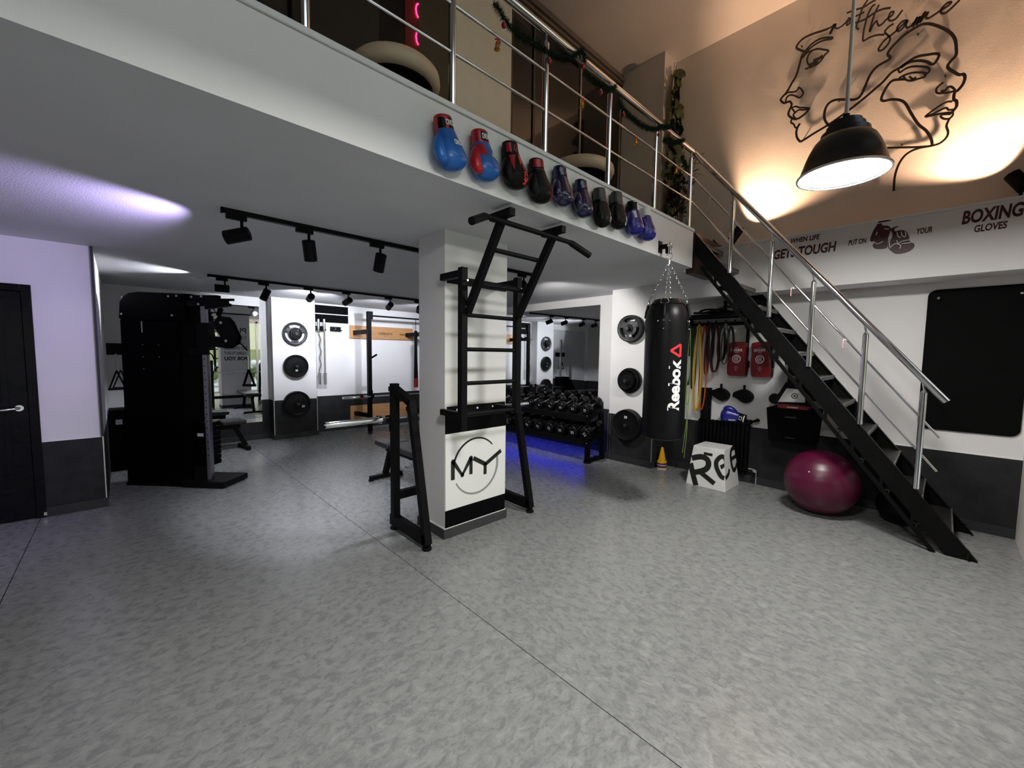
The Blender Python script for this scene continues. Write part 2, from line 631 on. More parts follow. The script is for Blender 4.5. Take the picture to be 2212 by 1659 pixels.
# ---- right wall, column, beam
wr = struct(MB().box((5.39, -0.6, 0), (5.5, 8.0, 5.31)).build('wall_right', UPPER))
MB().box((5.3875, -0.5, 0.672), (5.39, 2.62, 2.2)).box((5.3875, 3.29, 0.672), (5.39, 7.95, 2.46)).build('lower_paint', WHITE, wr)
MB().box((5.383, -0.5, 0), (5.39, 2.62, 0.672)).box((5.383, 3.29, 0), (5.39, 7.95, 0.672)).build('dado_panel', DADO, wr)
MB().box((5.382, -0.5, 0.672), (5.39, 2.62, 0.681)).build('dado_trim', TRIMW, wr)
cb = MB().box((5.07, 2.62, 0), (5.39, 3.29, 2.46)).build('column', WHITE, wr)
MB().box((5.063, 2.613, 0), (5.39, 3.297, 0.668)).build('dado_panel', DADO, cb)
MB().box((5.059, 2.609, 0.07), (5.069, 2.619, 0.672)).box((5.059, 3.291, 0.07), (5.069, 3.301, 0.672)).box((5.059, 3.255, 0.07), (5.0635, 3.262, 0.668)).build('corner_strip', ALU, cb)
MB().box((5.09, 2.645, 2.83), (5.39, 3.24, 5.31)).build('upper_column', UPPER, wr)
bm = MB().box((5.03, -0.5, 2.2), (5.39, 2.62, 2.755)).build('ledge_beam', WHITE, wr, bevel=0.003)
MB().box((5.026, -0.5, 2.722), (5.03, 1.95, 2.728)).box((5.024, -0.5, 2.742), (5.03, 1.95, 2.757)).build('ledge_trim', TRIMW, bm)
struct(MB().box((5.37, -0.5, 0), (5.39, 2.62, 0.085)).box((5.05, 2.60, 0), (5.39, 3.31, 0.085)).box((5.37, 3.31, 0), (5.39, 7.95, 0.085)).build('baseboard_right', BASEB, bevel=0.002))

# ---- left end and front (street) wall with shop windows
struct(MB().box((-3.3, -0.6, 0), (-3.2, 8.0, 5.31)).build('wall_left_end', UPPER))
wf = MB()
wf.box((-3.2, -0.6, 2.5), (5.39, -0.5, 3.3)).box((-3.2, -0.6, 4.95), (5.39, -0.5, 5.31)).box((-3.2, -0.6, 0), (-2.4, -0.5, 5.0)).box((4.55, -0.6, 0), (5.39, -0.5, 5.0)).box((-2.4, -0.6, 0), (4.55, -0.5, 0.08))
wf = struct(wf.build('wall_front', UPPER))
PANE = bpy.data.materials.new('window_pane')
PANE.use_nodes = True
_nt = PANE.node_tree
_o = _nt.nodes['Material Output']
_t = _nt.nodes.new('ShaderNodeBsdfTransparent')
_t.inputs[0].default_value = (0.93, 0.95, 0.94, 1)
_g = _nt.nodes.new('ShaderNodeBsdfGlossy')
_g.inputs['Roughness'].default_value = 0.02
_m = _nt.nodes.new('ShaderNodeMixShader')
_fr = _nt.nodes.new('ShaderNodeFresnel')
_nt.links.new(_fr.outputs[0], _m.inputs[0])
_nt.links.new(_t.outputs[0], _m.inputs[1])
_nt.links.new(_g.outputs[0], _m.inputs[2])
_nt.links.new(_m.outputs[0], _o.inputs['Surface'])
FRAMEM = mat('window_frame_grey', (0.35, 0.34, 0.32), 0.45, var=0.05)
for k, (z0, z1) in enumerate(((0.08, 2.5), (3.3, 4.95))):
    f = MB()
    edges = [-2.4, -0.9, 0.7, 2.3, 3.4, 4.55]
    for e in edges:
        f.box((e - 0.03, -0.58, z0), (e + 0.03, -0.52, z1))
    f.box((-2.4, -0.58, z0), (4.55, -0.52, z0 + 0.06)).box((-2.4, -0.58, z1 - 0.06), (4.55, -0.52, z1))
    w = struct(f.build('window_%d' % (k + 1), FRAMEM))
    for i in range(5):
        MB().box((edges[i] + 0.03, -0.553, z0 + 0.06), (edges[i + 1] - 0.03, -0.547, z1 - 0.06)).build('pane', PANE, w)

# ---- the square pillar with its black bands and logo board
pl = struct(MB().box((1.836, 2.70, 0), (2.49, 3.082, 2.46)).build('pillar', WHITE))
MB().box((1.82, 2.684, 0), (2.506, 3.098, 0.078)).build('skirting', SKIRT, pl, bevel=0.002)
MB().box((1.829, 2.693, 0.078), (2.497, 3.089, 0.084)).build('skirting_trim', TRIMW, pl)
MB().box((1.838, 2.696, 0.084), (2.489, 2.70, 0.226)).build('black_band', BLACKM, pl)
MB().box((1.838, 2.696, 0.856), (2.489, 2.70, 1.012)).build('black_band', BLACKM, pl)
# writing on the rear face of the pillar, seen in the back mirror
to3 = lambda u, v: (2.163 - u, 3.0835, v)
mb = MB()
put_text(mb, 'PUSH', to3, width=0.50, height=0.155, bold=0.03, at=(0, 2.02))
put_text(mb, 'YOURSELF', to3, width=0.50, height=0.11, bold=0.0, at=(0, 1.83))
put_text(mb, 'BECAUSE', to3, width=0.28, height=0.07, bold=0.03, at=(0, 1.70))
put_text(mb, 'NO ONE ELSE', to3, width=0.50, height=0.09, bold=0.02, at=(0, 1.57))
put_text(mb, 'IS GOING TO DO IT', to3, width=0.50, height=0.085, bold=0.03, at=(0, 1.43))
put_text(mb, 'FOR YOU', to3, width=0.50, height=0.10, bold=0.05, at=(0, 1.29))
for sg in (-1, 1):
    mb.add([to3(sg * 0.25, 1.702), to3(sg * 0.25, 1.698), to3(sg * 0.19, 1.698), to3(sg * 0.19, 1.702)], [(0, 1, 2, 3)])
    mb.add([to3(sg * 0.16, 1.70), to3(sg * 0.195, 1.718), to3(sg * 0.195, 1.682)], [(0, 1, 2)])
mb.build('lettering', PRINTB, pl)

# ---- logo board on the pillar
sg = thing('logo_board', 'white square board with black MY lettering in a ring, on the pillar front', 'sign', (2.1635, 2.70, 0.541))
MB().box((-0.3255, -0.008, -0.313), (0.3255, 0, 0.313)).build('board', PANELW, sg, bevel=0.002)
to3 = lambda u, v, d=0: (u, -0.0082 - d, v)
Rr, cx, cy = 0.238, -0.012, 0.008
def arc(a0, a1, w, m, name, tp=None):
    pts = [(cx + Rr * math.cos(math.radians(a0 + (a1 - a0) * i / 30)), cy + Rr * math.sin(math.radians(a0 + (a1 - a0) * i / 30))) for i in range(31)]
    MB().ribbon(pts, w, to3, 0.0015, 1, taper=tp).build(name, m, sg)
arc(42, 172, 0.020, PRINTB, 'upper_arc', lambda t: 0.55 + 0.45 * t)
arc(-152, 12, 0.024, PRINTG, 'lower_arc', lambda t: 0.5 + 0.5 * t)
mb = MB()
mb.ribbon([(-0.255, -0.068), (-0.255, 0.085)], 0.036, to3, 0.003, 1)
mb.ribbon([(-0.255, 0.085), (-0.160, -0.045), (-0.070, 0.085)], 0.036, to3, 0.003, 1)
mb.ribbon([(-0.070, 0.085), (-0.070, -0.055)], 0.032, to3, 0.003, 1)
for p in ((-0.255, 0.085), (-0.160, -0.045), (-0.070, 0.085)):
    mb.add([to3(p[0] + 0.018 * math.cos(t * PI / 8), p[1] + 0.018 * math.sin(t * PI / 8), 0.003) for t in range(16)], [tuple(range(16))])
mb.build('letter_m', PRINTB, sg)
mb = MB()
mb.ribbon([(-0.045, 0.078), (0.085, 0.005)], 0.036, to3, 0.003, 1)
mb.ribbon([(0.268, 0.095), (0.085, 0.0)], 0.034, to3, 0.003, 1)
mb.ribbon([(0.085, 0.012), (0.085, -0.085)], 0.032, to3, 0.003, 1)
mb.build('letter_y', PRINTB, sg)

# ---- mirrors
def mirror(name, label, a, b, axis, frame=0.0):
    t = thing(name, label, 'mirror')
    MB().box(a, b).build('mirror_panel', mir, t)
    return t
mA = thing('wall_mirror', 'tall frameless wall mirror on the back wall beside the cable machine', 'mirror')
MB().box((0.02, 7.936, 0.30), (1.69, 7.946, 2.235)).build('mirror_panel', mir, mA)
mB = thing('wall_mirror', 'wide frameless mirror on the right wall above the dumbbell rack', 'mirror')
for y0, y1 in ((3.70, 5.315), (5.318, 7.6)):
    MB().box((5.376, y0, 0.70), (5.386, y1, 2.275)).build('mirror_panel', mir, mB)

# ================================================================= STREET seen through the windows and in the mirror
pv = struct(MB().box((-14, -16, -0.15), (18, -0.6, -0.03)).build('pavement', mat('street_paving', (0.55, 0.54, 0.52), 0.8, var=0.15, vscale=2)))
hb = thing('house', 'cream house across the street, seen in the back mirror', 'building', (2, -11, -0.03))
MB().box((-12, -1, 0), (12, 0, 8)).build('wall', mat('cream_render', (0.80, 0.72, 0.45), 0.9, var=0.06), hb)
MB().box((-12, -0.01, 0.0), (12, 0.03, 1.6)).build('plinth', mat('olive_render', (0.33, 0.34, 0.14), 0.9, var=0.1), hb)
for i in range(6):
    w = MB().box((-9 + 3.2 * i, -0.02, 2.6), (-7.8 + 3.2 * i, 0.05, 4.2)).build('window', FRAMEM, hb)
    MB().box((-8.9 + 3.2 * i, 0.05, 2.7), (-7.9 + 3.2 * i, 0.06, 4.1)).build('pane', BLACKG, w)
FL = mat('white_blossom', (0.85, 0.83, 0.80), 0.8, var=0.15, vscale=20)
HG = mat('hedge_green', (0.14, 0.22, 0.05), 0.8, var=0.4, vscale=10)
for i, x in enumerate((-1.6, 0.4, 2.4, 4.4, 6.4)):
    h = thing('flowering_shrub', ['white blossoming shrub at the left kerb outside', 'white blossoming shrub second along the kerb', 'white blossoming shrub opposite the shop door', 'white blossoming shrub fourth along the kerb', 'white blossoming shrub at the right kerb outside'][i], 'shrub', (x, -5.2, -0.03))
    mg, mw = MB(), MB()
    for q in range(60):
        a, rr_, zz = random.random() * 2 * PI, random.random() ** 0.5 * 0.8, 0.25 + random.random() * 0.75
        (mw if zz > 0.75 or random.random() < 0.25 else mg).ball((rr_ * math.cos(a), rr_ * math.sin(a) * 0.6, zz), 0.10 + random.random() * 0.08, 6)
    g = mg.build('foliage', HG, h)
    g['kind'] = 'stuff'
    g = mw.build('blossom', FL, h)
    g['kind'] = 'stuff'
# ================================================================= CEILING LIGHTS
COOL = (0.86, 0.89, 1.0)
VIO = (0.60, 0.50, 1.0)
LENS = mat('lamp_lens', (0.9, 0.9, 0.9), 0.3, emit=(0.9, 0.93, 1.0), estr=25)


def track(label, x0, x1, y):
    t = thing('light_track', label, 'light track', (x0, y, soff(x0, y)))
    p = [(0, 0, -0.014), (x1 - x0, 0, soff(x1, y) - soff(x0, y) - 0.014)]
    MB().bar(p[0], p[1], 0.036, 0.030).build('rail', BLACK, t)
    MB().box((-0.012, -0.02, -0.032), (0.0, 0.02, 0.002)).box((x1 - x0, -0.02, p[1][2] - 0.018), (x1 - x0 + 0.012, 0.02, p[1][2] + 0.016)).build('end_cap', BLACKM, t)
    return t


track('long black ceiling light track above the wall bars, nearer of the two', 0.526, 3.56, 3.36)
track('black ceiling light track along the back, behind the pillar', 0.80, 4.35, 6.19)


def track_head(label, x, y, d, power, col=COOL, ang=62, off=(0, 0, 0), blend=0.4):
    zc = soff(x, y) - 0.03
    t = thing('track_spotlight', label, 'spotlight', (x, y, zc), group=None)
    MB().box((-0.06, -0.017, -0.034), (0.06, 0.017, 0.0)).build('adapter', BLACK, t, bevel=0.003)
    MB().cyl((0.03, 0, -0.034), (0.03, 0, -0.085), 0.010, 10).build('stem', BLACK, t, smooth=40)
    d = Vector(d).normalized()
    c = Vector((0.03, 0, -0.125)) + d * 0.03
    a, b = c - d * 0.075, c + d * 0.075
    m = MB()
    m.tube([a, a + d * 0.004, b, b - d * 0.006, b - d * 0.012], [0.040, 0.046, 0.046, 0.040, 0.038], 24, caps=True)
    m.build('lamp_body', BLACK, t, smooth=40)
    MB().cyl(b - d * 0.0115, b - d * 0.010, 0.037, 20).build('lens', LENS, t)
    spot_light('track_lamp', Vector((x, y, zc)) + b + d * 0.004, d, power, col, ang, blend, 0.03)
    return t


track_head('black track spotlight at the left end of the near track, aimed left', 0.60, 3.36, (-0.9, 0.55, -0.28), 95, VIO, 112, blend=0.7)
track_head('black track spotlight second on the near track, tilted steeply down', 1.03, 3.36, (0.22, 0.35, -1), 70, COOL, 70)
track_head('black track spotlight on the near track just left of the pillar', 1.60, 3.36, (0.05, 0.55, -1), 70, COOL, 70)
track_head('black track spotlight behind the wall bars, right of the pillar', 3.33, 3.36, (0.9, 0.25, -0.42), 95, (1, 0.98, 0.96), 90)
track_head('black track spotlight at the left end of the back track, aimed left', 0.93, 6.19, (-1, 0.10, 0.0), 55, COOL, 70, blend=0.6)
track_head('black track spotlight second on the back track, tilted down', 1.38, 6.19, (-0.35, 0.45, -1), 60, COOL, 70)
track_head('black track spotlight third on the back track, near the white pilaster', 1.93, 6.19, (0.10, 1, -0.20), 70, COOL, 85)
track_head('black track spotlight fourth on the back track, before the black boards', 2.46, 6.19, (-0.15, 1, -0.28), 62, COOL, 85)
track_head('black track spotlight fifth on the back track, above the wooden board', 3.13, 6.19, (0.15, 1, -0.32), 62, COOL, 85)
track_head('black track spotlight sixth on the back track, half hidden by the pillar', 3.66, 6.19, (0.45, 1, -0.4), 62, COOL, 85)

# ---- pendant lamps
SHADE = mat('pendant_shade', (0.012, 0.016, 0.014), 0.35, bump=0.1, bscale=80, var=0.2, vscale=10)
SHIN = mat('pendant_inner', (0.85, 0.85, 0.83), 0.5)
GLOW = mat('pendant_glow', (1, 1, 1), 0.5, emit=(1.0, 0.98, 0.95), estr=90)


def pendant(label, x, y):
    t = thing('pendant_lamp', label, 'lamp', (x, y, 2.66))
    prof = [(0.242, 0.0), (0.240, 0.012), (0.226, 0.03), (0.205, 0.10), (0.185, 0.155), (0.160, 0.205), (0.135, 0.232), (0.130, 0.235), (0.125, 0.262), (0.105, 0.268), (0.10, 0.30), (0.085, 0.305), (0.082, 0.325), (0.0, 0.33)]
    m = MB().lathe(prof, n=40, cap=False)
    m.lathe([(0.232, 0.004), (0.222, 0.02), (0.200, 0.10), (0.17, 0.17), (0.12, 0.225)], n=40, cap=False)
    m.build('shade', SHADE, t, smooth=35)
    MB().lathe([(0.243, -0.003), (0.245, 0.005), (0.240, 0.012), (0.231, 0.006), (0.233, -0.002), (0.243, -0.003)], n=40, cap=False).build('rim', ALU, t, smooth=40)
    MB().lathe([(0.0, 0.010), (0.228, 0.012)], n=40, cap=False).build('diffuser', GLOW, t)
    MB().box((0.055, -0.02, 0.325), (0.085, 0.02, 0.345)).cyl((0, 0, 0.33), (0, 0, 0.37), 0.018, 12).build('cap', BLACK, t)
    MB().cyl((0, 0, 0.36), (0, 0, 2.64), 0.011, 12).build('rod', mat('pendant_rod', (0.75, 0.70, 0.64), 0.5, 0.1), t, smooth=40)
    MB().cyl((0, 0, 2.62), (0, 0, 2.65), 0.05, 16).build('ceiling_rose', SHADE, t)
    return t


pendant('dark green dome pendant lamp on a thin rod in front of the wire faces', 3.37, 0.52)
pendant('added dark dome pendant lamp, unseen above the camera, brightening the front floor', 0.85, 0.52)  # unseen extra pendant, added to brighten the foreground floor

# ---- warm uplights on the ledge
WARM = (1.0, 0.60, 0.36)
LENSW = mat('warm_lens', (0.9, 0.8, 0.6), 0.3, emit=(1.0, 0.66, 0.3), estr=40)


def uplight(label, y, d, power):
    t = thing('wall_uplight', label, 'spotlight', (5.16, y, 2.757))
    MB().box((-0.03, -0.10, 0.0), (0.03, 0.10, 0.022)).build('base', BLACK, t, bevel=0.003)
    MB().cyl((0, 0, 0.02), (0, 0, 0.085), 0.010, 10).build('stem', BLACK, t)
    d = Vector(d).normalized()
    c = Vector((0, 0, 0.12)) + d * 0.03
    a, b = c - d * 0.08, c + d * 0.08
    MB().tube([a, a + d * 0.004, b, b - d * 0.008], [0.043, 0.048, 0.048, 0.042], 24).build('lamp_body', BLACK, t, smooth=40)
    MB().cyl(b - d * 0.0075, b - d * 0.006, 0.04, 20).build('lens', LENSW, t)
    spot_light('uplight_lamp', Vector((5.16, y, 2.757)) + b + d * 0.005, d, power, WARM, 96, 0.5, 0.03)


uplight('black warm uplight on the ledge beside the top of the stairs', 1.75, (0.22, -0.48, 0.85), 115)
uplight('black warm uplight on the ledge at the right edge of the picture', -0.33, (0.22, 0.48, 0.85), 100)

# ================================================================= MEZZANINE
DARKG = mat('dark_tinted_glass', (0.012, 0.011, 0.010), 0.05, var=0.02, spec=0.6)
DARKP = mat('dark_olive_panel', (0.060, 0.048, 0.034), 0.5, var=0.1)
PANELB = mat('beige_wall_panel', (0.82, 0.76, 0.70), 0.75, bump=0.3, bscale=160, var=0.03)
gp = thing('glass_partition', 'dark glass partition of the upper office behind the railing', 'partition', (0, 3.25, 2.85))
MB().box((3.06, 0.015, 0.0), (4.175, 0.027, 2.10)).build('glass_pane', DARKG, gp)
MB().box((4.205, 0.015, 0.0), (5.08, 0.027, 2.36)).build('glass_pane', DARKG, gp)
MB().box((3.355, 0.0, 0.0), (3.385, 0.04, 2.32)).build('frame_post', mat('partition_frame_dark', (0.07, 0.06, 0.05), 0.4, 0.5), gp)
MB().box((3.028, 0.0, 0.0), (3.05, 0.04, 2.4)).build('frame_post', DARKP, gp)
MB().box((4.178, 0.0, 0.0), (4.202, 0.04, 2.38)).build('frame_post', STEEL, gp)
MB().box((5.055, 0.0, 0.0), (5.088, 0.04, 2.38)).build('frame_post', mat('partition_frame', (0.35, 0.30, 0.26), 0.4, 0.4), gp)
mb = MB()
for k, (dz, dy) in enumerate(((2.26, 0.0), (2.30, -0.02), (2.345, -0.04), (2.40, -0.02))):
    mb.box((3.05, dy, dz), (5.09, 0.04, dz + 0.028))
mb.build('sliding_track', mat('track_profile', (0.30, 0.25, 0.22), 0.35, 0.6), gp)
hd = MB().cyl((3.99, -0.03, 0.42), (3.99, -0.03, 0.95), 0.012, 12)
hd.cyl((4.28, -0.03, 0.55), (4.28, -0.03, 0.98), 0.012, 12)
for x, zs in ((3.99, (0.5, 0.88)), (4.28, (0.62, 0.9))):
    for z in zs:
        hd.cyl((x, -0.03, z), (x, 0.016, z), 0.008, 8)
hd.build('pull_handle', STEEL, gp, smooth=40)
stk = thing('round_sticker', 'round white sticker with red emblem on the glass partition', 'sticker', (4.62, 3.262, 3.74))
MB().lathe([(0.085, -0.002), (0.085, 0.0), (0.0, 0.0)], n=28, axis='y').lathe([(0.0, -0.0021), (0.085, -0.002)], n=28, axis='y', cap=False).build('disc', PRINTW, stk)
mb = MB()
t3 = lambda u, v, d=0: (u, -0.003 - d, v)
mb.ribbon([(0.045 * math.cos(a), 0.012 + 0.045 * math.sin(a)) for a in [i * PI / 8 for i in range(-2, 14)]], 0.014, t3, 0.001, 1)
mb.ribbon([(-0.02, 0.0), (0.0, 0.03), (0.02, 0.0)], 0.012, t3, 0.001, 1)
mb.ribbon([(-0.03, -0.055), (0.03, -0.055)], 0.010, t3, 0.001, 1)
mb.build('emblem', PRINTR, stk)
# beige wall, dark panel, left office windows
bw = struct(MB().box((2.321, 3.25, 2.85), (3.024, 3.40, 5.31)).build('wall_office', PANELB))
MB().box((1.954, 3.27, 2.85), (2.321, 3.40, 5.31)).build('dark_panel', DARKP, bw)
MB().box((-3.2, 5.05, 2.83), (5.39, 5.2, 5.31)).build('rear_wall', mat('office_rear', (0.05, 0.045, 0.04), 0.8, var=0.1), bw)
ow = thing('office_window', 'near black office window strip left of the beige upper wall', 'window', (0, 3.27, 2.85))
MB().box((-3.2, 0.01, 0), (1.60, 0.022, 2.46)).build('glass_pane', mat('office_glass', (0.030, 0.026, 0.023), 0.12, var=0.05), ow)
MB().box((1.60, 0.01, 0), (1.83, 0.022, 2.46)).build('glass_pane', mat('office_glass_black', (0.002, 0.002, 0.002), 0.25), ow)
for x in (0.30, 0.93, -1.0):
    MB().box((x, 0.0, 0), (x + 0.025, 0.03, 2.46)).build('frame_post', BLACKM, ow)
nb = thing('neon_sign', 'tall dark red sign board with glowing red letters in the upper office', 'sign', (1.89, 3.30, 2.85))
MB().box((-0.06, -0.025, 0), (0.064, 0, 2.46)).build('board', mat('dark_red_board', (0.075, 0.003, 0.004), 0.5, emit=(0.5, 0.0, 0.01), estr=0.02), nb)
NEON = mat('red_neon', (0.8, 0.0, 0.05), 0.4, emit=(1.0, 0.02, 0.10), estr=4)
mb = MB()
for z in (1.14, 1.33, 1.55, 1.72, 1.9, 2.1):
    mb.tube([(0.06, -0.032, z + 0.06), (0.045, -0.032, z + 0.045), (0.038, -0.032, z + 0.01), (0.044, -0.032, z - 0.03), (0.06, -0.032, z - 0.05)], 0.007, 8)
mb.build('glowing_letters', NEON, nb)

# tub chairs
def chair(label, x, y, r, z0, legs):
    t = thing('round_stool', label, 'stool', (x, y, 2.85))
    prof = [(r * 0.86, z0), (r * 0.97, z0 + 0.012), (r * 1.02, z0 + 0.045), (r * 1.0, z0 + 0.085), (r * 0.93, z0 + 0.105), (r * 0.5, z0 + 0.10), (0.0, z0 + 0.095)]
    MB().lathe(prof, n=36).build('seat', BEIGE, t, smooth=60)
    MB().lathe([(r * 0.7, z0 - 0.012), (r * 0.85, z0 - 0.01), (r * 0.86, z0 + 0.02)], n=30).build('seat_pan', BLACKM, t)
    for a in (40, 130, 220, 310):
        ca, sa = math.cos(math.radians(a)), math.sin(math.radians(a))
        MB().tube([(ca * r * 0.3, sa * r * 0.3, z0), (ca * r * 0.62, sa * r * 0.62, z0 - 0.01), (ca * r * 0.78, sa * r * 0.78, z0 - 0.08), (ca * r * 0.82, sa * r * 0.82, 0.0)], 0.011, 10).build('leg', CHROME, t, smooth=50)
    return t


chair('round beige leather stool behind the railing, left by the red sign', 1.33, 2.50, 0.27, 0.32, True)
chair('round beige leather stool on chrome legs before the glass partition', 3.27, 2.52, 0.31, 0.335, True)

# ================================================================= RAILINGS
rl = thing('balcony_railing', 'polished steel balcony railing along the mezzanine edge', 'railing', (0, 1.98, 2.858))
MB().tube([(-3.1, 0, 0.815), (4.53, 0, 0.815)], 0.025, 16).build('handrail', CHROME, rl, smooth=50)
MB().cyl((4.505, 0, 0.815), (4.535, 0, 0.815), 0.029, 16).build('joint_collar', CHROME, rl, smooth=40)
for z in (0.555, 0.302):
    MB().tube([(-3.1, 0, z), (4.53, 0, z)], 0.0085, 10).build('mid_rail', CHROME, rl, smooth=50)
post = MB()
post.cyl((0, 0, 0), (0, 0, 0.735), 0.021, 16).cyl((0, 0, 0.735), (0, 0, 0.755), 0.021, 16, 0.008).cyl((0, 0, 0.75), (0, 0, 0.80), 0.007, 8)
pm = post.build('post', CHROME, rl, smooth=40)
pxs = [0.63 + 0.768 * i for i in range(-4, 6)]
pm.location = (pxs[0], 0.005, 0)
for x in pxs[1:]:
    c = pm.copy()
    COL.objects.link(c)
    c.parent = rl
    c.location = (x, 0.005, 0)
sr = thing('stair_railing', 'polished steel sloping handrail of the black staircase', 'railing', (4.53, -0.03, 1.18))
sl = (3.672 - 1.18) / 2.01
MB().tube([(0, 2.01, 2.492), (0, 0, 0)], 0.025, 16).build('handrail', CHROME, sr, smooth=50)
for z0, z1 in ((2.235, -0.28), (1.98, -0.545)):
    MB().tube([(0, 2.01, z0), (0, 0.02, z1)], 0.0085, 10).build('mid_rail', CHROME, sr, smooth=50)
for y, z in ((1.564, 2.351), (1.193, 1.886), (0.85, 1.42), (0.467, 0.943), (0.095, 0.476)):
    zt = 1.18 + sl * (y + 0.03) - 0.075
    p = MB().cyl((0, 0, 0), (0, 0, zt - z - 0.02), 0.021, 16).cyl((0, 0, zt - z - 0.02), (0, 0, zt - z), 0.021, 16, 0.008).cyl((0, 0, zt - z), (0, 0.012, zt - z + 0.06), 0.007, 8)
    p.bar((0, -0.012, zt - z + 0.028), (0, 0.028, zt - z + 0.072), 0.02, 0.008)
    p.build('post', CHROME, sr, smooth=40, loc=(0, y + 0.03, z - 1.18))

# ================================================================= STAIRCASE
STEELB = mat('black_stair_steel', (0.004, 0.0038, 0.0038), 0.4, spec=0.12, bump=0.2, bscale=60, var=0.25, vscale=8)
TREADM = mat('grating_tread', (0.030, 0.028, 0.027), 0.42, 0.4, bump=0.9, bscale=110, var=0.2, vscale=60)
NOSE = mat('tread_nosing', (0.16, 0.15, 0.145), 0.5, 0.3, bump=0.8, bscale=120, var=0.15, vscale=60)
sc = thing('staircase', 'steep black steel staircase with open grating treads up to the mezzanine', 'staircase', (4.53, -0.26, 0))
K = 1.286
for x, nm in ((0.0, 'stringer'), (0.72, 'stringer')):
    poly = [(0, 0), (0.16, 0), (2.28, 2.28 * K - 0.205), (2.28, 2.92), (2.19, 2.19 * K)]
    m = MB()
    m.prism(poly, lambda u, v: (x - 0.004, u, v), lambda u, v: (x + 0.004, u, v))
    s_ = 1 if x == 0 else -1
    m.bar((x + s_ * 0.02, 0.0, 0.0), (x + s_ * 0.02, 2.19, 2.19 * K), 0.045, 0.008)
    m.bar((x + s_ * 0.02, 0.16, 0.0), (x + s_ * 0.02, 2.25, 2.25 * K - 0.205), 0.045, 0.008)
    m.build(nm, STEELB, sc)
lb = MB().bar((0.0, 0.23, 0.0), (0.0, 2.12, 2.12 * K - 0.268), 0.02, 0.03, up=(0, -1, 0.7))
lb.build('lower_bar', STEELB, sc)
mb = MB()
for i in range(9):
    y = 0.35 + 0.2 * i
    mb.box((-0.008, y, y * K - 0.27), (0.008, y + 0.022, y * K - 0.18))
mb.build('bar_bracket', STEELB, sc)
tr = MB()
tr.box((0, 0, -0.006), (0.70, 0.215, 0.0)).box((0, 0.19, -0.035), (0.70, 0.196, 0))
for j in range(14):
    tr.box((0.01, 0.012 + 0.0135 * j, 0.0), (0.69, 0.016 + 0.0135 * j, 0.003))
t0 = tr.build('tread', TREADM, sc)
ns = MB()
ns.box((0, -0.004, -0.036), (0.70, 0.0, 0.002))
for j in range(34):
    ns.box((0.012 + 0.02 * j, -0.009, -0.008), (0.022 + 0.02 * j, -0.004, 0.004))
ns.tube([(0.0, 0.004, -0.018), (0.018, 0.004, -0.018)], 0.016, 10)
n0 = ns.build('nosing', NOSE, t0)
zs = [0.195 + 0.2265 * i for i in range(12)]
for i, z in enumerate(zs):
    if i == 0:
        c = t0
    else:
        c = t0.copy()
        COL.objects.link(c)
        c.parent = sc
        d = n0.copy()
        COL.objects.link(d)
        d.parent = c
    c.location = (0.01, z / K - 0.01, z)
MB().box((-0.005, 2.185, 2.40), (0.86, 2.275, 2.826)).build('landing_plate', mat('landing_plate', (0.030, 0.014, 0.009), 0.4, var=0.4, vscale=6), sc)
for x in (0.0, 0.72):
    MB().tube([(x - 0.03, 0.05, 0.02), (x - 0.012, 0.05, 0.05), (x - 0.004, 0.05, 0.08)], 0.008, 8).build('anchor_bolt', STEELB, sc)
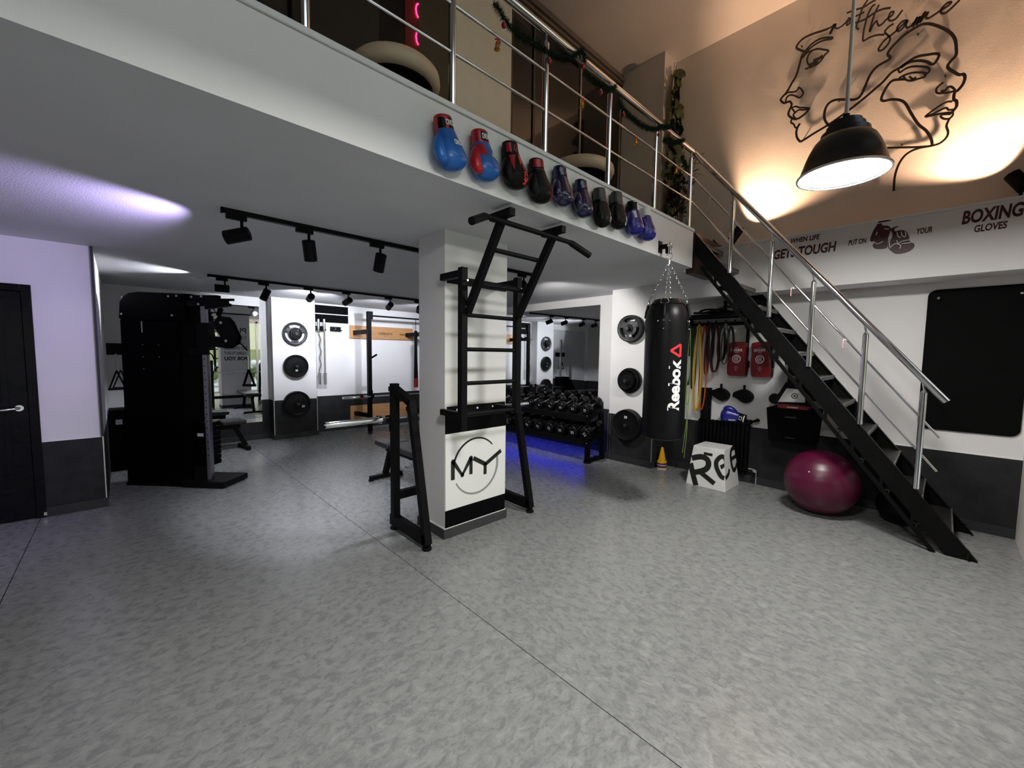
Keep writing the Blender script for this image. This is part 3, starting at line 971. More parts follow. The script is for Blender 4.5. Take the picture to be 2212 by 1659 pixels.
# ================================================================= WALL ART AND SIGN
ART={
 'hair_left':[(1.021,4.847),(1.065,4.851),(1.165,4.866),(1.236,4.862),(1.281,4.832),(1.293,4.799),(1.261,4.76),(1.207,4.713)],
 'profile_left':[(1.213,4.716),(1.239,4.688),(1.258,4.602),(1.28,4.511),(1.319,4.445),(1.358,4.378),(1.4,4.341),(1.412,4.312),(1.38,4.271),(1.347,4.267),(1.325,4.263),(1.307,4.229),(1.314,4.196),(1.33,4.16),(1.328,4.122),(1.294,4.079),(1.261,4.056),(1.224,4.057),(1.178,4.081),(1.139,4.119)],
 'nose_left':[(1.373,4.354),(1.347,4.367),(1.287,4.347),(1.261,4.356),(1.251,4.376),(1.22,4.336),(1.207,4.295),(1.235,4.265),(1.274,4.297),(1.307,4.323),(1.339,4.33),(1.36,4.312),(1.364,4.279)],
 'upperlip_left':[(1.307,4.187),(1.271,4.19),(1.229,4.161),(1.182,4.142),(1.139,4.119)],
 'lip_in_left':[(1.299,4.177),(1.275,4.132),(1.285,4.105),(1.264,4.067)],
 'lip_mid_left':[(1.278,4.121),(1.239,4.141),(1.196,4.124),(1.15,4.117)],
 'lower_lip_left':[(1.294,4.076),(1.303,4.039),(1.276,4.009),(1.259,3.968),(1.235,3.971),(1.221,3.996)],
 'chin_left':[(1.221,3.996),(1.24,3.961),(1.248,3.916),(1.24,3.864),(1.222,3.828),(1.195,3.806),(1.089,3.846),(0.954,3.895),(0.826,3.958),(0.713,4.023),(0.63,4.08),(0.566,4.126),(0.511,4.183),(0.456,4.201),(0.418,4.219),(0.35,4.243),(0.281,4.229),(0.202,4.195),(0.23,4.125),(0.277,4.169),(0.332,4.204),(0.394,4.218),(0.448,4.198)],
 'neck_loop':[(0.864,3.807),(0.922,3.837),(0.973,3.89),(1.007,3.967),(1.006,4.047),(0.98,4.1),(0.928,4.113),(0.852,4.086),(0.768,4.051),(0.725,4.071),(0.694,4.151),(0.665,4.235),(0.617,4.288),(0.535,4.312),(0.528,4.33),(0.547,4.365),(0.525,4.411),(0.449,4.476),(0.358,4.509),(0.305,4.505),(0.244,4.462),(0.159,4.369),(0.112,4.281),(0.096,4.186),(0.096,4.133),(0.122,4.102),(0.14,4.058),(0.094,3.992),(0.064,3.959),(0.04,3.953),(0.029,3.919),(0.038,3.87),(0.063,3.833),(0.083,3.822),(0.085,3.765),(0.068,3.743),(0.065,3.698),(0.084,3.666),(0.087,3.653)],
 'upperlip_right':[(0.093,3.75),(0.122,3.76),(0.164,3.748),(0.206,3.725),(0.256,3.689),(0.204,3.694),(0.168,3.705),(0.129,3.712),(0.11,3.687),(0.085,3.681)],
 'lip_mid_right':[(0.252,3.683),(0.203,3.679),(0.13,3.67),(0.087,3.653),(0.085,3.627),(0.105,3.611),(0.135,3.622),(0.158,3.651),(0.144,3.661),(0.093,3.645)],
 'chin_right':[(0.102,3.609),(0.116,3.555),(0.102,3.496),(0.113,3.45),(0.151,3.418),(0.202,3.416),(0.27,3.429),(0.454,3.485),(0.581,3.525)],
 'neck_right':[(0.194,3.413),(0.27,3.422),(0.33,3.413),(0.376,3.381),(0.411,3.313),(0.43,3.212),(0.43,3.084)],
 'jaw_right':[(0.409,4.079),(0.458,4.098),(0.499,4.106),(0.53,4.078),(0.559,4.017),(0.569,3.968),(0.547,3.945),(0.497,3.937),(0.439,3.908),(0.396,3.859),(0.351,3.753),(0.298,3.639),(0.24,3.556),(0.205,3.473),(0.196,3.419)],
 'eye_lid_right':[(0.463,4.184),(0.45,4.157),(0.415,4.172),(0.368,4.17),(0.306,4.141),(0.267,4.114),(0.252,4.085),(0.26,4.067),(0.285,4.051)],
 'eye_right':[(0.455,4.109),(0.412,4.119),(0.357,4.112),(0.295,4.083),(0.265,4.063)],
 'eye_low_right':[(0.423,4.114),(0.409,4.076),(0.368,4.046),(0.315,4.042),(0.277,4.042),(0.285,4.068)],
 'pupil_right':[(0.383,4.09),(0.36,4.058),(0.337,4.064)],
 'nose_right':[(0.158,3.938),(0.189,3.917),(0.2,3.893),(0.189,3.861),(0.141,3.842),(0.098,3.834),(0.083,3.84),(0.107,3.879),(0.129,3.883),(0.142,3.865),(0.171,3.868)],
 'brow_left':[(1.239,4.688),(1.208,4.725),(1.159,4.767),(1.091,4.781),(1.031,4.765),(0.987,4.742),(0.991,4.73),(1.06,4.751),(1.128,4.747),(1.182,4.724),(1.207,4.707)],
 'eye_top_left':[(1.235,4.662),(1.196,4.696),(1.156,4.699),(1.105,4.691),(1.055,4.66),(1.009,4.624),(1.041,4.597),(1.069,4.558),(1.117,4.535),(1.203,4.539)],
 'eye_side_left':[(1.155,4.693),(1.182,4.666),(1.19,4.617),(1.174,4.568)],
 'lash_left':[(1.135,4.59),(1.095,4.588),(1.054,4.597)],
 'lash_low_left':[(1.174,4.56),(1.138,4.563),(1.093,4.559)],
 'n':[(1.021,4.847),(0.988,4.852),(0.978,4.863),(1.007,4.789),(0.991,4.808),(0.964,4.861),(0.968,4.83),(0.948,4.808),(0.92,4.81),(0.885,4.829),(0.858,4.864)],
 'o':[(0.845,4.84),(0.871,4.822),(0.874,4.802),(0.86,4.8),(0.839,4.821)],
 't1':[(0.723,4.95),(0.759,4.895),(0.778,4.82),(0.797,4.75),(0.784,4.715),(0.775,4.716)],
 'cross1':[(0.88,4.915),(0.826,4.912),(0.755,4.898),(0.708,4.909),(0.662,4.914)],
 'cross2':[(0.859,4.848),(0.796,4.846),(0.743,4.849)],
 't2':[(0.664,4.873),(0.688,4.866),(0.715,4.807),(0.735,4.7),(0.74,4.606),(0.732,4.58),(0.685,4.588),(0.634,4.581),(0.582,4.556)],
 'h':[(0.637,4.853),(0.667,4.78),(0.693,4.643),(0.67,4.692),(0.646,4.714),(0.638,4.685),(0.626,4.661),(0.601,4.665),(0.578,4.689)],
 'cross3':[(0.828,4.788),(0.739,4.777),(0.663,4.799),(0.605,4.798),(0.551,4.778)],
 'e1':[(0.578,4.689),(0.538,4.704),(0.527,4.729),(0.548,4.735),(0.562,4.691),(0.544,4.66),(0.507,4.661),(0.467,4.71)],
 's':[(0.521,4.622),(0.557,4.61),(0.58,4.581),(0.561,4.545),(0.538,4.502),(0.548,4.46),(0.583,4.425),(0.612,4.429),(0.614,4.456),(0.579,4.502),(0.536,4.526)],
 'a':[(0.536,4.526),(0.493,4.55),(0.448,4.587),(0.431,4.601),(0.464,4.607),(0.494,4.571),(0.484,4.535),(0.453,4.55),(0.425,4.597),(0.434,4.56),(0.425,4.535),(0.402,4.534)],
 'm':[(0.402,4.534),(0.373,4.567),(0.362,4.591),(0.386,4.524),(0.354,4.572),(0.344,4.581),(0.363,4.527),(0.325,4.591),(0.31,4.604),(0.344,4.532),(0.313,4.574),(0.292,4.594),(0.305,4.56),(0.289,4.541),(0.267,4.544)],
 'e2':[(0.267,4.544),(0.221,4.562),(0.172,4.578),(0.151,4.595),(0.174,4.605),(0.204,4.582),(0.213,4.553),(0.19,4.526),(0.156,4.54),(0.102,4.586)],
}
GARLAND=[
[(1.656,3.539),(1.712,3.518),(1.779,3.482),(1.879,3.473),(1.984,3.484),(2.095,3.497),(2.213,3.513),(2.337,3.554),(2.413,3.614),(2.492,3.684),(2.537,3.626)] ,
[(2.526,3.556),(2.613,3.546),(2.733,3.557),(2.843,3.571),(2.94,3.63)] ,
[(2.979,3.54),(3.105,3.5),(3.256,3.493),(3.414,3.504),(3.58,3.546),(3.709,3.614),(3.892,3.683)] ,
[(3.763,3.519),(3.952,3.559),(4.176,3.66)] ,
[(4.139,3.495),(4.196,3.457),(4.283,3.415)] ,
]
BAUBLES= [(1.727,3.448),(2.135,3.439),(2.493,3.574),(2.724,3.491),(3.045,3.456),(3.638,3.516),(3.851,3.598),(4.144,3.581)]
BELLS= [(1.709,3.35),(2.547,3.361),(3.313,3.362),(4.096,3.358)]
GL_A= [(0.501,2.708),(0.494,2.734),(0.479,2.745),(0.436,2.742),(0.402,2.731),(0.458,2.726),(0.462,2.702),(0.425,2.691),(0.401,2.659),(0.407,2.631),(0.416,2.572),(0.417,2.5),(0.452,2.49),(0.501,2.502),(0.52,2.534),(0.506,2.562),(0.533,2.571),(0.539,2.6),(0.529,2.64),(0.519,2.675)]
GL_B= [(0.407,2.657),(0.377,2.671),(0.349,2.67),(0.378,2.654),(0.371,2.629),(0.345,2.634),(0.306,2.621),(0.282,2.576),(0.271,2.522),(0.246,2.502),(0.243,2.469),(0.277,2.435),(0.348,2.428),(0.384,2.455),(0.412,2.499),(0.409,2.56),(0.388,2.597)]
GL_L=[
[(0.361,2.622),(0.349,2.579),(0.333,2.571)] ,
[(0.333,2.621),(0.325,2.585),(0.307,2.571),(0.301,2.59),(0.31,2.617)] ,
[(0.401,2.487),(0.368,2.522),(0.329,2.499),(0.335,2.475)] ,
[(0.359,2.551),(0.345,2.518),(0.328,2.535),(0.272,2.539)] ,
[(0.326,2.514),(0.267,2.513)] ,
[(0.392,2.587),(0.406,2.539),(0.397,2.486)] ,
[(0.517,2.57),(0.487,2.543),(0.448,2.557)] ,
[(0.493,2.649),(0.5,2.619)] ,
[(0.447,2.67),(0.415,2.656)] ,
]
BX_L=[
[(-0.179,0.305),(-0.078,0.341),(-0.01,0.329),(0.017,0.277),(-0.004,0.215),(-0.076,0.171),(-0.134,0.149)] ,
[(-0.186,0.248),(-0.156,0.154),(-0.101,-0.006)] ,
[(-0.071,0.169),(0.099,0.071)] ,
[(-0.045,0.386),(0.051,0.384)] ,
[(0.149,0.264),(0.211,0.297)] ,
[(0.211,0.297),(0.195,0.362),(0.167,0.387),(0.134,0.376),(0.1,0.322),(0.103,0.266),(0.127,0.215),(0.163,0.166),(0.199,0.154)] ,
]
BX_R=[
[(-0.187,0.15),(-0.092,0.18),(-0.06,0.231)] ,
[(-0.139,0.352),(-0.074,0.285)] ,
[(0.041,0.331),(0.179,0.34)] ,
[(0.179,0.34),(0.167,0.423),(0.107,0.446),(0.041,0.424),(0.008,0.367),(0.019,0.286),(0.054,0.211),(0.099,0.191),(0.161,0.221),(0.183,0.258)] ,
]
WIRE = mat('black_metal_wire_art', (0.008, 0.006, 0.006), 0.45, var=0.1)
wa_ = thing('wall_art', 'black line art of two faces in profile with script lettering, on the upper wall', 'wall art', (5.36, 0.7, 3.9))
t3 = lambda u, v, d=0: (-d, u - 0.7, v - 3.9)
wid = {'neck_loop': 0.021, 'chin_left': 0.020, 'jaw_right': 0.020, 'profile_left': 0.019, 'hair_left': 0.019, 'neck_right': 0.017, 'chin_right': 0.016}
groups = {
    'left_face': ['hair_left', 'profile_left', 'nose_left', 'upperlip_left', 'lip_in_left', 'lip_mid_left', 'lower_lip_left', 'brow_left', 'eye_top_left', 'eye_side_left', 'lash_left', 'lash_low_left'],
    'right_face': ['upperlip_right', 'lip_mid_right', 'chin_right', 'eye_lid_right', 'eye_right', 'eye_low_right', 'pupil_right', 'nose_right'],
    'jaw_line': ['chin_left', 'jaw_right'],
    'neck_line': ['neck_loop', 'neck_right'],
    'script_lettering': ['n', 'o', 't1', 'cross1', 'cross2', 't2', 'h', 'cross3', 'e1', 's', 'a', 'm', 'e2']}
for g, ks in groups.items():
    mb = MB()
    for i, k in enumerate(ks):
        w_ = wid.get(k, 0.0145 if g != 'script_lettering' else 0.0135)
        if k in ('lash_left', 'lash_low_left'):
            w_ = 0.026
        dz = 0.0004 * i
        mb.ribbon(ART[k], w_, lambda u, v, d=0: t3(u, v, d + dz if d else 0), 0.008, 5)
    mb.build(g, WIRE, wa_)
mb = MB()
for y, z in ((0.9, 4.1), (0.35, 4.45), (0.4, 3.5), (1.2, 3.81), (0.15, 4.0), (1.25, 4.8)):
    mb.cyl((0, y - 0.7, z - 3.9), (0.03, y - 0.7, z - 3.9), 0.006, 8)
mb.build('wall_spacer', WIRE, wa_)

sg = thing('wall_lettering', 'dark maroon slogan lettering with a pair of boxing gloves, on the white beam', 'lettering', (5.03, 0.5, 2.6))
t3 = lambda u, v, d=0: (-0.0008 - d, 0 - u, v)
def word(name, s, yc, zc, w, h, sh=0.12, b=0.035):
    mb = MB()
    put_text(mb, s, lambda u, v: (-0.0015, -(u - (0.5 - yc)) - (0.5 - yc), v), w, h, b, sh)
    mb.v = [(x, y + (yc - 0.5), z + (zc - 2.6)) for x, y, z in mb.v]
    mb.build(name, MAROON, sg)
word('word_when_life', 'WHEN LIFE', 1.043, 2.692, 0.245, 0.050)
word('word_gets_tough', 'GETS TOUGH', 1.047, 2.575, 0.525, 0.098)
word('word_put_on', 'PUT ON', 0.629, 2.588, 0.13, 0.050)
word('word_your', 'YOUR', 0.187, 2.600, 0.098, 0.052)
word('word_boxing', 'BOXING', -0.187, 2.655, 0.32, 0.108)
word('word_gloves', 'GLOVES', -0.185, 2.553, 0.172, 0.058)
for nm, G in (('left_glove_print', GL_A), ('right_glove_print', GL_B)):
    dd = 0.0012 if nm[0] == 'l' else 0.0022
    P = smooth2(G + [G[0]], 3)[:-1]
    MB().add([(-dd, y - 0.5, z - 2.6) for y, z in P], [tuple(range(len(P)))]).build(nm, MAROON, sg)
mb = MB()
for L_ in GL_L:
    mb.ribbon(L_, 0.006, lambda u, v, d=0: (-0.0026 - d, u - 0.5, v - 2.6), 0.0005, 4)
mb.build('white_lines', PRINTW, sg)

# ================================================================= BOXING GLOVES ON THE SLAB EDGE
BLUE = mat('light_blue_leather', (0.012, 0.115, 0.42), 0.3, bump=0.25, bscale=50, var=0.08, vscale=10)
BLUE2 = mat('royal_blue_leather', (0.010, 0.012, 0.22), 0.28, bump=0.25, bscale=50, var=0.1, vscale=10)
NAVY = mat('navy_leather', (0.008, 0.007, 0.050), 0.2, bump=0.3, bscale=40, var=0.1, vscale=10, coat=0.3)
REDL = mat('red_leather', (0.42, 0.008, 0.015), 0.3, bump=0.25, bscale=50, var=0.12, vscale=10)
BLKL = mat('black_leather', (0.004, 0.0035, 0.0035), 0.42, spec=0.15, bump=0.3, bscale=50, var=0.15, vscale=10)
GRYL = mat('charcoal_leather', (0.045, 0.043, 0.042), 0.4, bump=0.25, bscale=50, var=0.12, vscale=10)
WHTL = mat('white_leather', (0.78, 0.77, 0.76), 0.35, bump=0.15, bscale=50, var=0.02, vscale=10)

BODY = [(0.000, -0.052, -0.072, 0.054, 0.044), (0.001, -0.055, -0.10, 0.060, 0.049), (0.003, -0.060, -0.135, 0.068, 0.055), (0.006, -0.065, -0.17, 0.077, 0.061), (0.008, -0.069, -0.20, 0.082, 0.065), (0.009, -0.069, -0.225, 0.080, 0.064), (0.009, -0.067, -0.247, 0.068, 0.054), (0.008, -0.066, -0.262, 0.048, 0.037), (0.008, -0.066, -0.270, 0.022, 0.016)]
SLIM = [(0.000, -0.048, -0.072, 0.050, 0.042), (0.002, -0.052, -0.10, 0.055, 0.045), (0.006, -0.056, -0.14, 0.062, 0.050), (0.010, -0.060, -0.18, 0.068, 0.054), (0.013, -0.062, -0.215, 0.071, 0.056), (0.013, -0.061, -0.245, 0.062, 0.050), (0.012, -0.060, -0.265, 0.044, 0.036), (0.012, -0.060, -0.276, 0.02, 0.015)]
CUFF = [(0, -0.046, 0.0, 0.045, 0.036), (0, -0.047, -0.008, 0.050, 0.041), (0, -0.048, -0.045, 0.051, 0.042), (0.0, -0.049, -0.082, 0.055, 0.045)]


def interp(secs, z):
    for a, b in zip(secs, secs[1:]):
        if b[2] <= z <= a[2]:
            t = (a[2] - z) / (a[2] - b[2])
            return [a[i] + (b[i] - a[i]) * t for i in range(5)]
    return secs[0] if z > secs[0][2] else secs[-1]


def surf(secs, x, z, d=0.002):
    c = interp(secs, z)
    q = max(-0.97, min(0.97, (x - c[0]) / c[3]))
    return (x, c[1] - c[4] * math.sqrt(1 - q * q) - d, z)


def refine(secs, k=3):
    return smooth2(secs, k)


def patch(secs, poly, m, name, root, d=0.0025, n=10):
    """a coloured panel lying on the front of a lofted shape: poly = (x, z) quad TL,TR,BR,BL"""
    mb = MB()
    tl, tr, br, bl = poly
    vs = []
    for j in range(n + 1):
        for i in range(n + 1):
            s_, t_ = i / n, j / n
            x = (tl[0] * (1 - s_) + tr[0] * s_) * (1 - t_) + (bl[0] * (1 - s_) + br[0] * s_) * t_
            z = (tl[1] * (1 - s_) + tr[1] * s_) * (1 - t_) + (bl[1] * (1 - s_) + br[1] * s_) * t_
            vs.append(surf(secs, x, z, d))
    w_ = n + 1
    mb.add(vs, [(j * w_ + i, (j + 1) * w_ + i, (j + 1) * w_ + i + 1, j * w_ + i + 1) for j in range(n) for i in range(n)])
    return mb.build(name, m, root, smooth=60)


def glove(label, x, z, tilt, body, cuff, thumb, slim=False, thumb_side=-1, group=None, s=1.0):
    t = thing('boxing_glove', label, 'glove', (x, 1.937, z))
    t.rotation_euler = (0, -math.radians(tilt), 0)
    t.scale = (s, s, s)
    secs = SLIM if slim else BODY
    R_ = [((c[0], c[1], c[2]), c[3], c[4]) for c in refine(secs)]
    MB().loft(R_, 28, 2.2).build('glove_body', body, t, smooth=60)
    C_ = [((c[0], c[1], c[2]), c[3], c[4]) for c in refine(CUFF, 2)]
    mb = MB().loft(C_, 28, 2.2)
    mb.build('cuff', cuff, t, smooth=50)
    MB().loft([((0, -0.0475, -0.076), 0.057, 0.047), ((0, -0.0475, -0.080), 0.0585, 0.0485), ((0, -0.0475, -0.085), 0.057, 0.047)], 28, 2.2).build('piping', cuff, t, smooth=50)
    k = thumb_side
    if slim:
        P = [(k * 0.035, -0.060, -0.10), (k * 0.052, -0.072, -0.14), (k * 0.058, -0.080, -0.19), (k * 0.050, -0.086, -0.225), (k * 0.035, -0.088, -0.24)]
        rr_ = [0.014, 0.024, 0.029, 0.025, 0.012]
    else:
        P = [(k * 0.042, -0.060, -0.095), (k * 0.066, -0.074, -0.135), (k * 0.079, -0.084, -0.185), (k * 0.070, -0.092, -0.222), (k * 0.050, -0.094, -0.238)]
        rr_ = [0.014, 0.027, 0.033, 0.029, 0.013]
    PP = smooth2([(*p, r) for p, r in zip(P, rr_)], 4)
    MB().tube([p[:3] for p in PP], [p[3] for p in PP], 16).build('thumb', thumb, t, smooth=70)
    return t, secs


def glove_text(t, secs, s, w, h, at, rot, m, b=0.03, name='lettering', d=0.0042):
    mb = MB()
    put_text(mb, s, lambda u, v: surf(secs, u, v, d), w, h, b, 0, rot, at)
    mb.build(name, m, t)


g, sc_ = glove('light blue boxing glove with red cuff, leftmost on the slab edge', 1.268, 2.735, 11, BLUE, REDL, BLUE)
patch(CUFF, ((-0.046, -0.018), (-0.018, -0.018), (-0.018, -0.07), (-0.05, -0.07)), BLKL, 'black_strap', g)
patch(CUFF, ((0.004, -0.016), (0.046, -0.016), (0.048, -0.066), (0.004, -0.066)), BLKL, 'label_patch', g)
glove_text(g, CUFF, 'KIMONO', 0.075, 0.030, (0.022, -0.042), PI, PRINTW, 0.03, d=0.005)
glove_text(g, sc_, 'KIMONO', 0.075, 0.030, (0.036, -0.143), PI, PRINTW, 0.05)
g, sc_ = glove('light blue boxing glove with a red thumb and red cuff, second from left', 1.515, 2.752, 8, BLUE, REDL, REDL)
patch(CUFF, ((-0.024, -0.016), (0.046, -0.016), (0.048, -0.062), (-0.024, -0.062)), BLKL, 'label_patch', g)
glove_text(g, CUFF, 'KIMONO', 0.064, 0.032, (0.012, -0.040), PI, PRINTW, 0.03, d=0.005)
glove_text(g, sc_, 'KIMONO', 0.06, 0.028, (0.045, -0.15), PI - 0.4, PRINTW, 0.06)
patch(sc_, ((-0.050, -0.085), (-0.022, -0.085), (-0.012, -0.15), (-0.062, -0.15)), REDL, 'side_panel', g)
g, sc_ = glove('black boxing glove with red side panels and a black and red cuff', 1.75, 2.772, 9, BLKL, BLKL, BLKL)
patch(CUFF, ((-0.047, -0.014), (-0.028, -0.014), (-0.028, -0.066), (-0.05, -0.066)), REDL, 'cuff_panel', g)
patch(CUFF, ((0.034, -0.012), (0.048, -0.02), (0.052, -0.076), (0.030, -0.076)), REDL, 'cuff_panel', g)
mb = MB()
for L_ in ([(-0.012, -0.06), (0.0, -0.05), (0.014, -0.06)], [(-0.014, -0.05), (-0.004, -0.024)], [(0.015, -0.05), (0.006, -0.024)], [(-0.006, -0.062), (0.001, -0.066), (0.008, -0.062)]):
    mb.ribbon(L_, 0.005, lambda u, v, d=0: surf(CUFF, u, v, 0.004 + d), 0.0005, 4)
mb.build('emblem', REDL, g)
patch(sc_, ((-0.050, -0.086), (-0.014, -0.086), (-0.030, -0.12), (-0.048, -0.19)), REDL, 'side_panel', g)
patch(sc_, ((0.004, -0.084), (0.050, -0.084), (0.040, -0.104), (0.000, -0.150)), REDL, 'side_panel', g)
glove_text(g, sc_, 'VENUM', 0.135, 0.042, (0.032, -0.188), -PI / 2 - 0.12, PRINTR, 0.03)
g, sc_ = glove('black boxing glove with a red cuff and red letters down its edge', 1.985, 2.748, 6, BLKL, BLKL, BLKL)
patch(CUFF, ((-0.046, -0.010), (-0.002, -0.010), (-0.002, -0.058), (-0.05, -0.058)), REDL, 'cuff_panel', g)
patch(CUFF, ((0.004, -0.012), (0.02, -0.012), (0.026, -0.056), (0.004, -0.056)), REDL, 'cuff_panel', g)
patch(CUFF, ((-0.048, -0.070), (0.048, -0.070), (0.05, -0.080), (-0.05, -0.080)), REDL, 'cuff_band', g)
glove_text(g, sc_, 'VENUM', 0.15, 0.034, (0.058, -0.18), -PI / 2 - 0.05, PRINTR, 0.03)
for i, (x, z, tl, lb) in enumerate(((2.222, 2.776, 3, 'glossy navy boxing glove next to the black and red pair'), (2.458, 2.755, 1, 'glossy navy boxing glove next to the charcoal cuffed pair'))):
    g, sc_ = glove(lb, x, z, tl, NAVY, NAVY, NAVY, slim=False, s=0.97)
    patch(CUFF, ((-0.047, -0.046), (0.05, -0.046), (0.051, -0.068), (-0.05, -0.068)), NAVY, 'wrist_strap', g, 0.006)
    mb = MB()
    for j, zz in enumerate((-0.185, -0.192)):
        mb.tube([surf(sc_, -0.05 + 0.01 * q, zz - 0.006 * math.sin(q / 10 * PI), 0.001) for q in range(12)], 0.0022, 6)
    mb.build('stitching', NAVY, g, smooth=60)
for i, (x, z, tl, lb, rot) in enumerate(((2.685, 2.762, 6, 'black boxing glove with charcoal cuff, letters reading downwards', -PI / 2 - 0.15), (2.922, 2.797, 2, 'black boxing glove with charcoal cuff, letters reading upwards', PI / 2 - 0.15))):
    g, sc_ = glove(lb, x, z, tl, BLKL, GRYL, BLKL, slim=True, s=1.03)
    glove_text(g, sc_, 'EVERLAST', 0.135, 0.030, (0.044, -0.182), rot, PRINTW, 0.03)
    patch(sc_, ((-0.047, -0.082), (0.047, -0.082), (0.05, -0.115), (-0.05, -0.095)), GRYL, 'grey_panel', g)
    patch(CUFF, ((0.012, -0.010), (0.034, -0.012), (0.034, -0.022), (0.012, -0.020)), PRINTW, 'label_patch', g)
for i, (x, z, tl, lb) in enumerate(((3.168, 2.788, 2, 'royal blue boxing glove with a black and white cuff and round badge'), (3.378, 2.784, 2, 'royal blue boxing glove with a plain white cuff, rightmost on the slab edge'))):
    g, sc_ = glove(lb, x, z, tl, BLUE2, WHTL if i else BLKL, BLUE2, s=1.02)
    mb = MB()
    mb.add([surf(sc_, 0.034 + 0.031 * math.cos(a), -0.155 + 0.026 * math.sin(a), 0.004) for a in [q * PI / 10 for q in range(20)]], [tuple(range(20))])
    mb.build('round_badge', PRINTW, g)
    mb = MB()
    mb.ribbon([(0.034 + 0.017 * math.cos(a), -0.155 + 0.014 * math.sin(a)) for a in [q * PI / 8 for q in range(14)]], 0.006, lambda u, v, d=0: surf(sc_, u, v, 0.005 + d), 0.0004, 1)
    mb.build('emblem', PRINTR, g)
    if i == 0:
        patch(CUFF, ((-0.002, -0.014), (0.046, -0.014), (0.048, -0.066), (-0.006, -0.072)), WHTL, 'white_strap', g)
        patch(CUFF, ((-0.046, -0.002), (0.046, -0.002), (0.048, -0.012), (-0.048, -0.012)), WHTL, 'white_band', g)
        patch(sc_, ((-0.052, -0.085), (-0.030, -0.085), (-0.030, -0.14), (-0.062, -0.15)), WHTL, 'side_panel', g)
    else:
        patch(CUFF, ((-0.048, -0.066), (0.048, -0.066), (0.05, -0.082), (-0.05, -0.082)), BLKL, 'black_strap', g)
# wall pegs that carry the gloves are hidden behind the cuffs

# ================================================================= PUNCHING BAG
bx, by = 3.77, 1.84
bag = thing('punching_bag', 'tall black heavy punching bag hanging on four chains in front of the stairs', 'punching bag', (bx, by, 0.70))
Rb = 0.192
prof = [(0.0, 0.0), (0.10, 0.002), (0.15, 0.012), (0.178, 0.035), (Rb, 0.08), (Rb, 0.5), (0.194, 0.9), (Rb, 1.12), (0.186, 1.19), (0.168, 1.25), (0.14, 1.30), (0.115, 1.33), (0.105, 1.325), (0.0, 1.31)]
MB().lathe(smooth2(prof, 2), n=48, cap=False).build('bag_body', VINYL, bag, smooth=60)
MB().lathe([(0.181, 0.030), (0.184, 0.036), (0.181, 0.042)], n=48, cap=False).lathe([(0.153, 1.275), (0.158, 1.281), (0.150, 1.287)], n=48, cap=False).build('seam_piping', BLACKM, bag, smooth=60)
a0 = math.atan2(-by, -bx)
def cylp(r, a, z):
    return (r * math.cos(a), r * math.sin(a), z)
# lettering wrapped round the bag
ac = a0 + math.radians(27)
to3 = lambda u, v: cylp(Rb + 0.003, ac - v / Rb, u + 0.535)
mb = MB()
vs, fs, w_, h_ = text2d('Reebok', 1.0, 0.035, 0, 1.0, 0.95)
put_text(mb, 'Reebok', to3, width=0.47, height=0.115, bold=0.035, spacing=0.95)
mb.build('lettering', PRINTW, bag)
to3 = lambda u, v, d=0: cylp(Rb + 0.003 + d, ac - v / Rb, u + 0.853)
mb = MB()
for L_ in ([(-0.058, -0.044), (0.054, -0.044)], [(-0.058, -0.044), (-0.004, 0.048)], [(0.054, -0.044), (-0.004, 0.048)]):
    n_ = 10
    mb.ribbon([(L_[0][0] + (L_[1][0] - L_[0][0]) * i / n_, L_[0][1] + (L_[1][1] - L_[0][1]) * i / n_) for i in range(n_ + 1)], 0.021, to3, 0.001, 1)
mb.build('delta_logo', PRINTR, bag)
